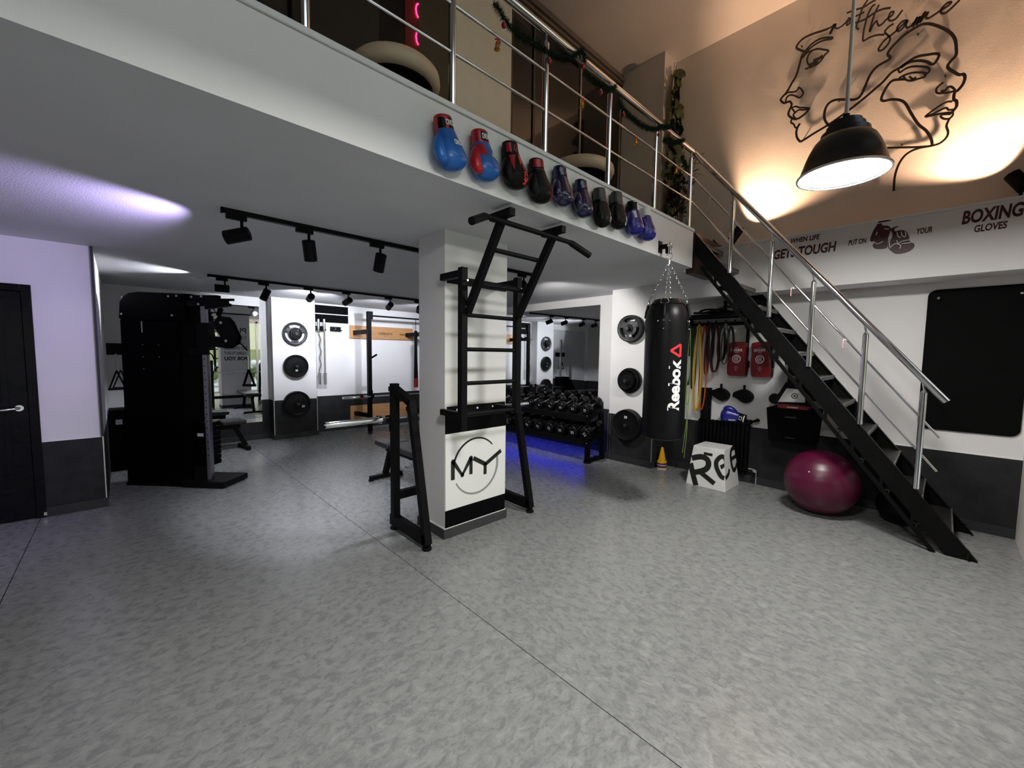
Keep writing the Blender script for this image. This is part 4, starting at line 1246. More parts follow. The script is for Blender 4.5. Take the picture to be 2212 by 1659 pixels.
for k in range(4):
    a = a0 + math.radians(-8 + 90 * k)
    m = MB()
    def pt(da, z, dr):
        r = None
        for (r0, z0), (r1, z1) in zip(prof, prof[1:]):
            if z0 <= z <= z1 and z1 > z0:
                r = r0 + (r1 - r0) * (z - z0) / (z1 - z0)
        return cylp((r or 0.12) + dr, a + da, z)
    vs, n_ = [], 8
    for j in range(n_ + 1):
        z = 1.02 + 0.15 * j / n_
        hw = 0.075 - 0.012 * (j / n_)
        for i in range(7):
            vs.append(pt((-hw + 2 * hw * i / 6) / Rb, z, 0.004))
    m.add(vs, [(j * 7 + i, j * 7 + i + 1, (j + 1) * 7 + i + 1, (j + 1) * 7 + i) for j in range(n_) for i in range(6)])
    tab = m.build('strap_patch', VINYL, bag, smooth=60)
    m = MB()
    for da, z in ((-0.26, 1.12), (0.0, 1.125), (0.26, 1.12), (0.0, 1.05)):
        m.ball(pt(da, z, 0.006), 0.006, 8)
    m.build('rivet', STEEL, tab, smooth=60)['kind'] = 'stuff'
    m = MB()
    m.tube([pt(0, 1.16, 0.008), pt(0, 1.22, 0.012), pt(0, 1.27, 0.018), pt(0, 1.285, 0.03)], 0.014, 8)
    m.build('strap', VINYL, bag, smooth=60)
    c = Vector(pt(0, 1.295, 0.028))
    e = Vector((-math.sin(a), math.cos(a), 0))
    o = Vector((math.cos(a), math.sin(a), 0))
    dr_ = [c + e * 0.034 * math.cos(t) + Vector((0, 0, 0.034 * math.sin(t))) for t in [q * PI / 10 for q in range(11)]]
    MB().tube(dr_ + [c - e * 0.034 - Vector((0, 0, 0.012)), c + e * 0.034 - Vector((0, 0, 0.012))], 0.004, 6, closed=True).build('d_ring', CHROME, bag, smooth=60)
    p0, p1 = c + Vector((0, 0, 0.03)), Vector((0.012 * math.cos(a), 0.012 * math.sin(a), 1.665))
    dv = (p1 - p0)
    L_ = dv.length
    dv.normalize()
    sx = dv.cross(Vector((0, 0, 1))).normalized()
    sy = dv.cross(sx)
    N = 15
    m = MB()
    for q in range(N):
        cc = p0 + dv * (L_ * (q + 0.5) / N)
        s_ = sx if q % 2 else sy
        hl, hw = L_ / N * 0.62, 0.0075
        lp = [cc + dv * (hl * 0.6) + s_ * hw, cc + dv * hl, cc + dv * (hl * 0.6) - s_ * hw, cc - dv * (hl * 0.6) - s_ * hw, cc - dv * hl, cc - dv * (hl * 0.6) + s_ * hw]
        m.tube(lp, 0.0028, 5, closed=True)
    m.build('chain', CHROME, bag, smooth=60)['kind'] = 'stuff'
m = MB().tube([(0, 0.028 * math.cos(t), 1.735 + 0.032 * math.sin(t)) for t in [q * PI / 8 for q in range(16)]], 0.005, 8, closed=True)
m.build('top_ring', CHROME, bag, smooth=60)
MB().cyl((0, 0, 1.66), (0, 0, 1.70), 0.009, 10).tube([(0.016 * math.cos(t), 0, 1.672 + 0.014 * math.sin(t)) for t in [q * PI / 6 for q in range(12)]], 0.004, 6, closed=True).build('swivel', CHROME, bag, smooth=60)
mt = thing('bag_mount', 'black wall bracket with chrome swivel holding the punching bag', 'bracket', (bx, 1.938, 2.535))
MB().box((-0.035, -0.008, -0.055), (0.035, 0, 0.055)).build('wall_plate', BLACK, mt, bevel=0.002)
MB().bar((0, -0.008, 0.0), (0, -0.085, -0.005), 0.035, 0.04).box((-0.012, -0.085, -0.07), (0.012, -0.06, 0.01)).build('arm', BLACK, mt, bevel=0.003)
MB().cyl((-0.03, -0.098, -0.005), (0.035, -0.098, -0.005), 0.012, 12).cyl((0.0, -0.098, 0.02), (0, -0.098, -0.075), 0.015, 12).ball((0, -0.098, 0.01), 0.02, 12).build('swivel', CHROME, mt, smooth=50)
MB().cyl((0.035, -0.098, 0.003), (0.05, -0.1, 0.006), 0.005, 8).build('bolt', BLACK, mt)
# ================================================================= WALL BARS ON THE PILLAR
wbars = thing('wall_bars', 'black steel wall bars with a pull up bar on top, fixed to the pillar front', 'wall bars', (2.075, 2.42, 0.93))
zo = 0.93
for sx in (-0.275, 0.275):
    MB().box((sx - 0.026, -0.026, 0 if sx < 0 else 0.09), (sx + 0.026, 0.026, 2.115 - zo)).build('upright', BLACK, wbars, bevel=0.003)
    MB().box((sx - 0.02, 0.026, 2.05 - zo), (sx + 0.02, 0.266, 2.10 - zo)).build('top_bracket', BLACK, wbars, bevel=0.002)
    MB().box((sx - 0.02, 0.026, 1.02 - zo), (sx + 0.02, 0.266, 1.065 - zo)).build('lower_bracket', BLACK, wbars, bevel=0.002)
    MB().bar((sx * 0.92, -0.03, 1.80 - zo), (sx * 0.92, -0.40, 2.385 - zo), 0.042, 0.055, up=(0, -1, 0)).build('sloping_arm', BLACK, wbars, bevel=0.003)
    MB().box((sx - 0.020, -0.034, 1.80 - zo), (sx + 0.020, -0.024, 1.87 - zo)).build('gusset_plate', BLACK, wbars, bevel=0.002)
    MB().cyl((sx, -0.027, 1.835 - zo), (sx, -0.040, 1.835 - zo), 0.008, 8).build('bolt', STEEL, wbars)
    MB().cyl((sx * 0.98, -0.03, 2.02 - zo), (sx * 0.98, -0.052, 2.02 - zo), 0.008, 8).build('bolt', STEEL, wbars)
    MB().box((sx * 0.92 - 0.024, -0.49, 2.372 - zo), (sx * 0.92 + 0.024, -0.29, 2.42 - zo)).build('end_block', BLACK, wbars, bevel=0.003)
for z in (2.03, 1.78, 1.53, 1.28, 1.045):
    MB().cyl((-0.27, -0.002, z - zo), (0.27, -0.002, z - zo), 0.0155, 14).build('rung', BLACK, wbars, smooth=50)
MB().cyl((-0.25, -0.265, 2.205 - zo), (0.25, -0.265, 2.205 - zo), 0.0165, 14).build('rung', BLACK, wbars, smooth=50)
MB().cyl((-0.25, -0.10, 1.995 - zo), (0.25, -0.10, 1.995 - zo), 0.0165, 14).build('rung', BLACK, wbars, smooth=50)
MB().tube([(-0.41, -0.42, 2.345 - zo), (0.41, -0.42, 2.345 - zo)], 0.017, 14).build('pull_up_bar', BLACK, wbars, smooth=50)
for s_ in (-1, 1):
    MB().tube([(s_ * 0.40, -0.42, 2.345 - zo), (s_ * 0.43, -0.425, 2.338 - zo), (s_ * 0.575, -0.485, 2.265 - zo)], [0.018, 0.024, 0.024], 16).build('angled_grip', RUBBER, wbars, smooth=50)
MB().box((-0.222, 0.268, 1.01 - zo), (0.40, 0.278, 1.075 - zo)).build('wall_plate', BLACK, wbars, bevel=0.002)
MB().box((-0.222, 0.268, 2.045 - zo), (0.40, 0.278, 2.105 - zo)).build('wall_plate', BLACK, wbars, bevel=0.002)
for x in (-0.13, 0.08, 0.25):
    MB().cyl((x, 0.268, 1.045 - zo), (x, 0.264, 1.045 - zo), 0.009, 12).build('plate_screw', PRINTW, wbars)

# ================================================================= BENCH PRESS STAND
bp = thing('bench_press_stand', 'black A frame bench press stand straddling the pillar', 'rack', (2.195, 3.13, 0))
for s_ in (-1, 1):
    x = s_ * 0.565
    MB().box((x - 0.03, -0.03, 0.10), (x + 0.03, 0.03, 1.245)).build('upright', BLACK, bp, bevel=0.003)
    MB().bar((x, -0.03, 1.195), (x, -0.285, 1.105), 0.058, 0.055).build('top_strut', BLACK, bp, bevel=0.003)
    MB().bar((x, -0.27, 1.125), (x, -0.50, 0.045), 0.058, 0.055, up=(0, -1, 0)).build('front_leg', BLACK, bp, bevel=0.003)
    MB().bar((x, 0.05, 0.085), (x, -0.51, 0.075), 0.058, 0.09).build('base_beam', BLACK, bp, bevel=0.003)
    for y in (-0.495, 0.02):
        MB().lathe([(0.012, 0.05), (0.012, 0.022), (0.034, 0.020), (0.038, 0.012), (0.036, 0.0)], (x, y, 0), 18).build('rubber_foot', RUBBER, bp, smooth=40)
    MB().box((x - 0.034, 0.03, 0.84), (x + 0.034, 0.04, 0.98)).box((x - 0.03, 0.04, 0.905), (x + 0.03, 0.115, 0.915)).box((x - 0.03, 0.105, 0.905), (x + 0.03, 0.115, 0.965)).build('bar_hook', BLACK, bp, bevel=0.002)
    MB().box((x - 0.04, -0.012, 1.18), (x - 0.03, 0.03, 1.22)).build('side_stop', BLACK, bp)
    hm = MB()
    for q in range(9):
        hm.lathe([(0.0, 0.0005), (0.008, 0.0005)], (0, 0, 0), 8, 'y', cap=False)
        hm.v[-16:] = [(vx + x, vy - 0.031, vz + 0.45 + 0.08 * q) for vx, vy, vz in hm.v[-16:]]
    hm.build('adjusting_holes', BLACKM, bp)['kind'] = 'stuff'
MB().bar((-0.535, 0.0, 0.295), (0.535, 0.0, 0.295), 0.05, 0.07).build('cross_beam', BLACK, bp, bevel=0.003)
MB().box((-0.545, -0.46, 0.12), (-0.53, -0.40, 0.20)).build('weight_pin', BLACK, bp)


def barbell(label, c, L=2.2, sl=0.42, group=None):
    t = thing('barbell', label, 'barbell', c)
    h = L / 2
    MB().cyl((-h + sl, 0, 0), (h - sl, 0, 0), 0.014, 14).build('shaft', CHROME, t, smooth=50)
    for s_ in (-1, 1):
        MB().tube([(s_ * h, 0, 0), (s_ * (h - 0.004), 0, 0), (s_ * (h - sl), 0, 0)], [0.022, 0.025, 0.025], 20).build('sleeve', CHROME, t, smooth=40)
        MB().cyl((s_ * (h - sl), 0, 0), (s_ * (h - sl - 0.03), 0, 0), 0.035, 20).build('collar', CHROME, t, smooth=40)
        MB().cyl((s_ * h, 0, 0), (s_ * (h + 0.006), 0, 0), 0.008, 10).build('end_bolt', STEEL, t)
    return t


barbell('chrome olympic barbell resting on the bench press stand by the pillar', (2.195, 3.205, 0.942))

PAD = mat('bench_pad_vinyl', (0.018, 0.018, 0.019), 0.42, bump=0.2, bscale=120, var=0.15)


def bench(label, loc, rz, L=1.05, zz=0.43):
    t = thing('weight_bench', label, 'bench', loc, rz)
    MB().box((-L / 2, -0.14, zz), (L / 2 - 0.34, 0.14, zz + 0.065)).build('back_pad', PAD, t, bevel=0.02)
    MB().box((L / 2 - 0.31, -0.15, zz), (L / 2, 0.15, zz + 0.065)).build('seat_pad', PAD, t, bevel=0.02)
    MB().bar((-L / 2 + 0.08, 0, zz - 0.04), (L / 2 - 0.05, 0, zz - 0.04), 0.06, 0.07).build('spine_beam', BLACK, t)
    MB().bar((L / 2 - 0.12, 0, zz - 0.06), (L / 2 + 0.02, 0, 0.05), 0.055, 0.055).build('front_leg', BLACK, t)
    MB().bar((-L / 2 + 0.22, 0, zz - 0.06), (-L / 2 + 0.02, 0, 0.05), 0.055, 0.055).build('rear_leg', BLACK, t)
    MB().tube([(0.08 + 0.16 * math.cos(q), 0.0, zz - 0.03 + 0.16 * math.sin(q)) for q in [PI + 0.15 + i * PI / 12 for i in range(7)]], 0.015, 8).build('adjuster_arc', STEEL, t, smooth=50)
    for s_ in (-1, 1):
        x = s_ * (L / 2)
        MB().box((x - 0.03, -0.2, 0.012), (x + 0.03, 0.2, 0.055)).build('foot_bar', BLACK, t, bevel=0.003)
        for y in (-0.19, 0.19):
            MB().cyl((x, y, 0), (x, y, 0.014), 0.03, 14).build('rubber_foot', RUBBER, t)
    return t


bench('black padded bench behind the pillar, under the barbell stand', (2.24, 3.95, 0), PI / 2, 1.15, 0.42)
bench('black adjustable bench before the back mirror, beside the cable machine', (0.84, 7.30, 0), 0.12, 0.95, 0.40)

# ================================================================= CABLE MACHINE
e_ = Vector((0.691, -0.723, 0))
cm = thing('cable_machine', 'large black cable machine with closed weight tower in the left alcove', 'cable machine', (-0.046, 6.162, 0), math.atan2(-0.723, 0.691))
# local x runs along the face to the right, local -y faces the room
SHR = mat('tower_panel_black', (0.002, 0.002, 0.003), 0.6, var=0.1, spec=0.04)
poly = [(0.03, 0.02), (0.70, 0.02), (0.74, 1.80), (0.84, 1.82), (0.84, 2.095), (0.26, 2.115), (0.18, 2.105), (0.12, 2.07), (0.075, 2.01), (0.06, 1.93), (0.06, 1.84), (0.045, 1.82)]
MB().prism(poly, lambda u, v: (u, 0.02, v), lambda u, v: (u, 0.30, v)).build('weight_tower', SHR, cm, bevel=0.004)
fp = [(0.05, 0.035), (0.68, 0.035), (0.715, 1.80), (0.065, 1.80)]
MB().prism(fp, lambda u, v: (u, 0.008, v), lambda u, v: (u, 0.02, v)).build('front_cover', SHR, cm, bevel=0.002)
hp_ = [(0.055, 1.83), (0.80, 1.815), (0.80, 2.085), (0.27, 2.11), (0.18, 2.10), (0.115, 2.062), (0.07, 2.0)]
MB().prism(hp_, lambda u, v: (u, 0.0, v), lambda u, v: (u, 0.02, v)).build('head_cover', SHR, cm, bevel=0.002)
m = MB()
for x, z in ((0.085, 1.875), (0.65, 1.865), (0.62, 2.065), (0.71, 2.07)):
    m = MB().ball((x, -0.002, z), 0.012, 10, (1, 0.5, 1))
    m.build('cover_bolt', STEEL, cm, smooth=60)
for x, z in ((0.30, 1.55), (0.30, 1.42), (0.30, 1.29), (0.48, 1.55), (0.48, 1.42)):
    MB().ball((x, 0.006, z), 0.005, 8, (1, 0.5, 1)).build('cover_rivet', STEEL, cm, smooth=60)
MB().box((0.295, 0.004, 1.68), (0.31, 0.009, 1.80)).build('guide_slot', CHROME, cm)
MB().box((0.78, 0.03, 1.985), (1.13, 0.09, 2.085)).build('top_beam', BLACK, cm, bevel=0.004)
MB().box((0.82, 0.0, 1.965), (1.28, 0.012, 2.02)).build('side_rail', BLACK, cm, bevel=0.002)
MB().box((0.82, 0.075, 2.03), (1.28, 0.09, 2.055)).build('side_rail', BLACK, cm, bevel=0.002)
MB().bar((0.86, 0.045, 1.93), (1.26, 0.045, 1.985), 0.05, 0.03).build('lower_strut', BLACK, cm)
for x, z in ((0.875, 2.06), (0.985, 2.065), (0.95, 1.985)):
    MB().ball((x, -0.004, z), 0.013, 10, (1, 0.6, 1)).build('strut_bolt', STEEL, cm, smooth=60)
m = MB()
m.lathe([(0.03, -0.02), (0.075, -0.018), (0.068, 0.0), (0.075, 0.018), (0.03, 0.02)], (0.90, 0.03, 1.95), 28, 'y').build('top_pulley', BLACKG, cm, smooth=40)
MB().box((0.955, 0.01, 0.06), (1.005, 0.06, 2.0)).build('guide_column', mat('column_chrome', (0.42, 0.42, 0.43), 0.25, 1.0, var=0.05), cm, bevel=0.006)
hm = MB()
for q in range(18):
    hm.box((0.975, 0.0085, 0.35 + 0.075 * q), (0.985, 0.0105, 0.362 + 0.075 * q))
hm.build('column_holes', BLACKM, cm)['kind'] = 'stuff'
MB().box((0.925, -0.02, 1.50), (1.045, 0.09, 1.79)).build('carriage', BLACK, cm, bevel=0.01)
MB().box((0.83, -0.01, 1.45), (1.03, 0.03, 1.52)).build('carriage_arm', BLACK, cm, bevel=0.006)
arm = [(1.03, 1.545), (1.26, 1.52), (1.345, 1.57), (1.37, 1.64), (1.30, 1.80), (1.25, 1.855), (1.17, 1.86), (1.12, 1.80), (1.13, 1.73), (1.19, 1.64), (1.03, 1.655)]
MB().prism(arm, lambda u, v: (u, -0.018, v), lambda u, v: (u, 0.0, v)).prism(arm, lambda u, v: (u, 0.045, v), lambda u, v: (u, 0.06, v)).build('pulley_bracket', BLACK, cm, bevel=0.003)
for x, z in ((1.20, 1.79), (1.25, 1.60)):
    MB().lathe([(0.02, -0.016), (0.06, -0.014), (0.052, 0.0), (0.06, 0.014), (0.02, 0.016)], (x, 0.022, z), 24, 'y').build('pulley', BLACKG, cm, smooth=40)
    MB().ball((x, -0.022, z), 0.016, 10, (1, 0.5, 1)).build('axle_bolt', STEEL, cm, smooth=60)
MB().tube([(1.06, 0.02, 2.0), (1.15, 0.02, 1.85), (1.14, 0.02, 1.79)], 0.004, 6).tube([(1.31, 0.02, 1.60), (1.40, 0.02, 1.56), (1.455, 0.02, 1.50)], 0.006, 6).build('cable', BLACKM, cm)
MB().tube([(1.02, 0.02, 1.48), (1.06, 0.02, 1.45), (1.08, 0.02, 1.40)], 0.006, 6).build('cable', BLACKM, cm)
MB().box((0.70, -0.04, 0.012), (1.18, 0.34, 0.075)).build('base_plate', BLACK, cm, bevel=0.006)
MB().box((0.03, 0.0, 0.0), (0.72, 0.32, 0.03)).build('base_plate', BLACK, cm, bevel=0.004)
MB().lathe([(0.02, -0.02), (0.075, -0.018), (0.066, 0.0), (0.075, 0.018), (0.02, 0.02)], (0.86, 0.05, 0.17), 24, 'y').build('low_pulley', BLACKG, cm, smooth=40)
MB().box((0.80, 0.02, 0.07), (0.97, 0.09, 0.22)).build('low_bracket', BLACK, cm, bevel=0.006)
wsf = MB()
for q in range(9):
    wsf.box((0.76, 0.12, 0.20 + 0.055 * q), (0.90, 0.30, 0.248 + 0.055 * q))
wsf.build('weight_stack', BLACKG, cm, bevel=0.003)['kind'] = 'stuff'
MB().box((0.775, 0.115, 0.54), (0.845, 0.119, 0.575)).build('weight_label', PRINTW, cm)


def carabiner(mb, p, s=0.05):
    p = Vector(p)
    mb.tube([p + Vector((s * 0.35 * math.sin(t) * (1 if math.cos(t) < 0 else 0.7), 0, -s * 0.5 + s * 0.5 * math.cos(t))) for t in [q * PI / 7 for q in range(14)]], 0.003, 6, closed=True)


def tri_handle(label, loc, rz, w=0.12, h=0.17, clip=True):
    t = thing('cable_stirrup', label, 'stirrup grip', loc, rz)
    m = MB()
    if clip:
        carabiner(m, (0, 0, 0.0), 0.06)
    m.tube([(0, 0, -0.055), (0, 0, -0.20)], 0.006, 6)
    m.build('carabiner', STEEL, t, smooth=60)
    z0 = -0.20
    MB().bar((0, 0, z0), (-w / 2, 0, z0 - h), 0.022, 0.012).bar((0, 0, z0), (w / 2, 0, z0 - h), 0.022, 0.012).build('strap', BLACKM, t)
    MB().cyl((-w / 2 - 0.008, 0, z0 - h), (w / 2 + 0.008, 0, z0 - h), 0.014, 12).build('grip', RUBBER, t, smooth=50)
    return t


def cml(u, v, z):
    p = cm.location
    a = cm.rotation_euler.z
    return (p.x + u * math.cos(a) - v * math.sin(a), p.y + u * math.sin(a) + v * math.cos(a), z)


tri_handle('black triangular handle hanging from the cable machine pulley, before the mirror', cml(1.46, 0.02, 1.50), cm.rotation_euler.z)
# second arm of the machine on the alcove wall
ca = thing('cable_machine', 'second black cable tower deep in the left alcove, mostly hidden', 'cable machine', (-0.06, 6.95, 0))
MB().box((-0.09, -0.05, 0.02), (0.30, 0.25, 0.76)).build('lower_tower', SHR, ca, bevel=0.006)
MB().box((-0.075, -0.06, 1.43), (0.30, 0.05, 1.57)).build('pulley_block', BLACK, ca, bevel=0.006)
MB().box((0.16, 0.06, 0.76), (0.22, 0.12, 2.0)).build('guide_column', STEEL, ca)
MB().box((-0.03, -0.056, 0.58), (0.03, -0.05, 0.64)).build('weight_label', PRINTG, ca)
tri_handle('front black triangular handle hanging at the left of the cable machine', (-0.055, 6.85, 1.44), 0.25, 0.15, 0.22)
tri_handle('rear black triangular handle hanging at the left of the cable machine', (-0.02, 6.99, 1.44), 0.05, 0.15, 0.22)

# ================================================================= WEIGHT PLATES ON PEGS
def grip_plate(r, th, slots=True, hub=0.03, tri=True):
    """polar grid plate in local y/z plane, axis -x ... returns body"""
    mb = MB()
    N = 48
    rad = [hub, r * 0.30, r * 0.56, r * 0.80, r * 0.88, r]
    hgt = [th * 0.9, th * 0.9, th * 0.75, th * 0.75, th, th]
    def hole(i, j):
        if not slots or i != 2:
            return False
        a = (j + 0.5) / N * 3 % 1
        return 0.20 < a < 0.80
    vs = []
    for i, rr_ in enumerate(rad):
        for j in range(N):
            a = 2 * PI * j / N + 0.52
            vs.append((-hgt[i], rr_ * math.cos(a), rr_ * math.sin(a)))
    nb_ = len(vs)
    vs += [(0, v[1], v[2]) for v in vs]
    fs = []
    K_ = len(rad)
    for i in range(K_ - 1):
        for j in range(N):
            j2 = (j + 1) % N
            q = (i * N + j, (i + 1) * N + j, (i + 1) * N + j2, i * N + j2)
            if hole(i, j):
                continue
            fs.append(q)
            fs.append(tuple(nb_ + k for k in reversed(q)))
            for (di, dj), (a, b) in (((-1, 0), (q[3], q[0])), ((1, 0), (q[1], q[2])), ((0, -1), (q[0], q[1])), ((0, 1), (q[2], q[3]))):
                ii, jj = i + di, (j + dj) % N
                if ii < 0 or ii >= K_ - 1 or hole(ii, jj):
                    fs.append((a, nb_ + a, nb_ + b, b))
    mb.add(vs, fs)
    return mb


PLY = mat('cast_plate_black', (0.006, 0.006, 0.0065), 0.42, spec=0.15, bump=0.15, bscale=150, var=0.15, vscale=15)
PLG = mat('cast_plate_grey', (0.028, 0.028, 0.030), 0.42, spec=0.3, bump=0.15, bscale=150, var=0.1, vscale=15)


def plate(label, loc, rz, r, th, m=PLG, slots=True, num=None, nrot=0.0, npos=(0, 0), tri=True):
    t = thing('weight_plate', label, 'weight plate', loc, rz)
    grip_plate(r, th, slots).build('disc', m, t, smooth=35)
    MB().lathe([(r * 0.93, -th - 0.001), (r * 0.965, -th - 0.008), (r, -th - 0.004), (r, -th)], n=48, axis='x', cap=False).build('rim', m, t, smooth=50)
    MB().lathe([(0.030, -th * 0.9), (0.030, -th - 0.010), (0.052, -th - 0.010), (0.060, -th * 0.85)], n=24, axis='x', cap=False).build('hub', PLY, t, smooth=40)
    if tri and slots:
        mb = MB()
        for k in range(3):
            a = 2 * PI * k / 3 + 0.52 + 2 * PI / 3 * 0
            a1, a2 = a - 0.18, a + 0.18
            mb.prism([(r * 0.26 * math.cos(a - 0.9), r * 0.26 * math.sin(a - 0.9)), (r * 0.80 * math.cos(a1), r * 0.80 * math.sin(a1)), (r * 0.80 * math.cos(a2), r * 0.80 * math.sin(a2)), (r * 0.26 * math.cos(a + 0.9), r * 0.26 * math.sin(a + 0.9))], lambda u, v: (-th * 0.7, u, v), lambda u, v: (-th * 0.98, u, v))
        mb.build('spider', m, t)
    if num:
        mb = MB()
        put_text(mb, num, lambda u, v: (-th - 0.012, -u, v), None, r * 0.17, 0.03, 0, nrot, npos)
        mb.build('number', PRINTW, t)
    return t


def peg(label, loc, rz, L):
    t = thing('plate_peg', label, 'wall peg', loc, rz)
    MB().box((-0.006, -0.05, -0.05), (0, 0.05, 0.05)).build('wall_plate', BLACK, t)
    MB().cyl((-0.006, 0, 0), (-L, 0, 0), 0.0235, 16).build('pin', STEEL, t, smooth=40)
    MB().cyl((-L, 0, 0), (-L - 0.004, 0, 0), 0.024, 16).build('end_cap', PLG, t)
    return t


# right column: three pegs
for lb, z in (('upper', 1.862), ('middle', 1.158), ('lower', 0.548)):
    peg('steel plate peg on the right column, %s of three' % lb, (5.07, 2.955, z), 0, 0.155 if lb == 'upper' else (0.165 if lb == 'middle' else 0.12))
plate('rear black grip plate of the upper pair on the right column', (5.06, 2.955, 1.862), 0, 0.185, 0.04, PLY)
plate('front grey three grip plate marked 15 on the right column', (5.01, 2.955, 1.862), 0, 0.178, 0.036, PLG, num='15', nrot=0.15, npos=(0.03, -0.095))
plate('rear large black plate on the middle peg of the right column', (5.06, 2.955, 1.158), 0, 0.172, 0.04, PLY, slots=False)
plate('middle black plate on the middle peg of the right column', (5.015, 2.955, 1.158), 0, 0.155, 0.035, PLY)
plate('small front black plate on the middle peg of the right column', (4.975, 2.955, 1.158), 0, 0.115, 0.03, PLY, slots=False)
plate('rear big black plate on the lowest peg of the right column', (5.06, 2.955, 0.548), 0, 0.215, 0.045, PLY, slots=False)
plate('front big black plate marked 20 on the lowest peg of the right column', (5.01, 2.955, 0.548), 0, 0.21, 0.04, PLY, slots=False, num='20', npos=(0.0, 0.11))
# left pilaster: three pegs, facing the room (-y)
RZ = PI / 2
for lb, z in (('upper', 1.80), ('middle', 1.245), ('lower', 0.60)):
    peg('steel plate peg on the back pilaster, %s of three' % lb, (2.16, 7.70, z), RZ, 0.12)
plate('grey three grip plate on the upper peg of the back pilaster', (2.16, 7.69, 1.80), RZ, 0.195, 0.04, PLG)
plate('small black plate in front of the grey grip plate on the back pilaster', (2.16, 7.645, 1.80), RZ, 0.095, 0.03, PLY, slots=False, num='5', npos=(0.03, 0.055))
plate('round black plate on the middle peg of the back pilaster', (2.16, 7.69, 1.245), RZ, 0.195, 0.05, PLY, slots=False, num='25', npos=(0.0, -0.07))
plate('large black plate on the lowest peg of the back pilaster', (2.16, 7.69, 0.60), RZ, 0.215, 0.055, PLY, slots=False, num='20', npos=(0.09, -0.05))

# ================================================================= BACK RECESS: boards, bars, rack
for i, (z0, z1, lb) in enumerate(((2.205, 2.352, 'upper of two black wall boards high on the back wall'), (2.042, 2.186, 'lower of two black wall boards high on the back wall'))):
    t = thing('wall_board', lb, 'board', (2.86, 7.95, (z0 + z1) / 2))
    MB().box((-0.318, -0.02, z0 - (z0 + z1) / 2), (0.318, 0, z1 - (z0 + z1) / 2)).build('panel', BLACKM, t, bevel=0.002)
for i, (x0, x1, z0, z1, lb) in enumerate(((3.20, 4.56, 1.765, 2.015, 'birch mounting board with dark lettering, upper one behind the rack'), (3.19, 4.52, 0.16, 0.45, 'plain birch mounting board low on the dado behind the rack'))):
    t = thing('mounting_board', lb, 'board', ((x0 + x1) / 2, 7.943, (z0 + z1) / 2))
    hw, hh = (x1 - x0) / 2, (z1 - z0) / 2
    MB().box((-hw, -0.028, -hh), (hw, 0, hh)).build('panel', WOOD, t, bevel=0.003)
    if i == 0:
        mb = MB()
        put_text(mb, 'CORENGTH', lambda u, v: (u, -0.029, v), 0.30, 0.045, 0.03, 0, 0, (0.05, -0.01), 1.15)
        mb.build('lettering', MAROON, t)
        MB().box((0.37, -0.0295, -0.03), (0.50, -0.028, 0.005)).build('brand_mark', mat('dark_ochre_print', (0.25, 0.12, 0.02), 0.5), t)
        mb = MB()
        put_text(mb, '— — —', lambda u, v: (u, -0.029, v), 0.08, 0.004, 0.0, 0, 0, (0.05, -0.065))
        mb.build('small_print', MAROON, t)
for x, lb in ((2.645, 'black bar holder carrying the two hanging bars'), (2.94, 'empty black bar holder right of the hanging bars')):
    t = thing('bar_holder', lb, 'wall hook', (x, 7.95, 1.925))
    MB().box((-0.10, -0.012, -0.045), (0.10, 0, 0.045)).build('back_plate', BLACK, t, bevel=0.004)
    MB().box((-0.075, -0.15, -0.035), (-0.062, -0.012, -0.02)).box((0.062, -0.15, -0.035), (0.075, -0.012, -0.02)).box((-0.007, -0.15, -0.035), (0.007, -0.012, -0.02)).build('fork', BLACK, t)
    for q in (0.018, -0.01):
        MB().ball((0.0, -0.013, q), 0.008, 8).build('screw', STEEL, t)


def hung_bar(label, x, pts, zt, zb):
    t = thing('curl_bar', label, 'barbell', (x, 7.86, zb))
    MB().tube(pts, 0.0135, 12).build('shaft', CHROME, t, smooth=60)
    h = zt - zb
    for a, b in ((0.0, 0.19), (h - 0.19, h)):
        MB().cyl((0, 0, a), (0, 0, b), 0.024, 16).build('sleeve', CHROME if a else STEEL, t, smooth=40)
    MB().cyl((0, 0, 0.19), (0, 0, 0.21), 0.033, 16).build('collar', STEEL, t, smooth=40)
    MB().cyl((0, 0, h - 0.21), (0, 0, h - 0.19), 0.033, 16).build('collar', CHROME, t, smooth=40)


hung_bar('wavy chrome curl bar hanging upright on the back wall', 2.607, [(0, 0, 0.2), (0, 0, 0.28), (0.03, 0, 0.36), (0.005, 0, 0.48), (0.035, 0, 0.60), (0.005, 0, 0.72), (0.03, 0, 0.82), (0, 0, 0.92), (0, 0, 0.98)], 2.085, 0.90)
hung_bar('straight chrome bar hanging upright beside the wavy curl bar', 2.707, [(0, 0, 0.2), (0, 0, 0.99)], 2.09, 0.895)

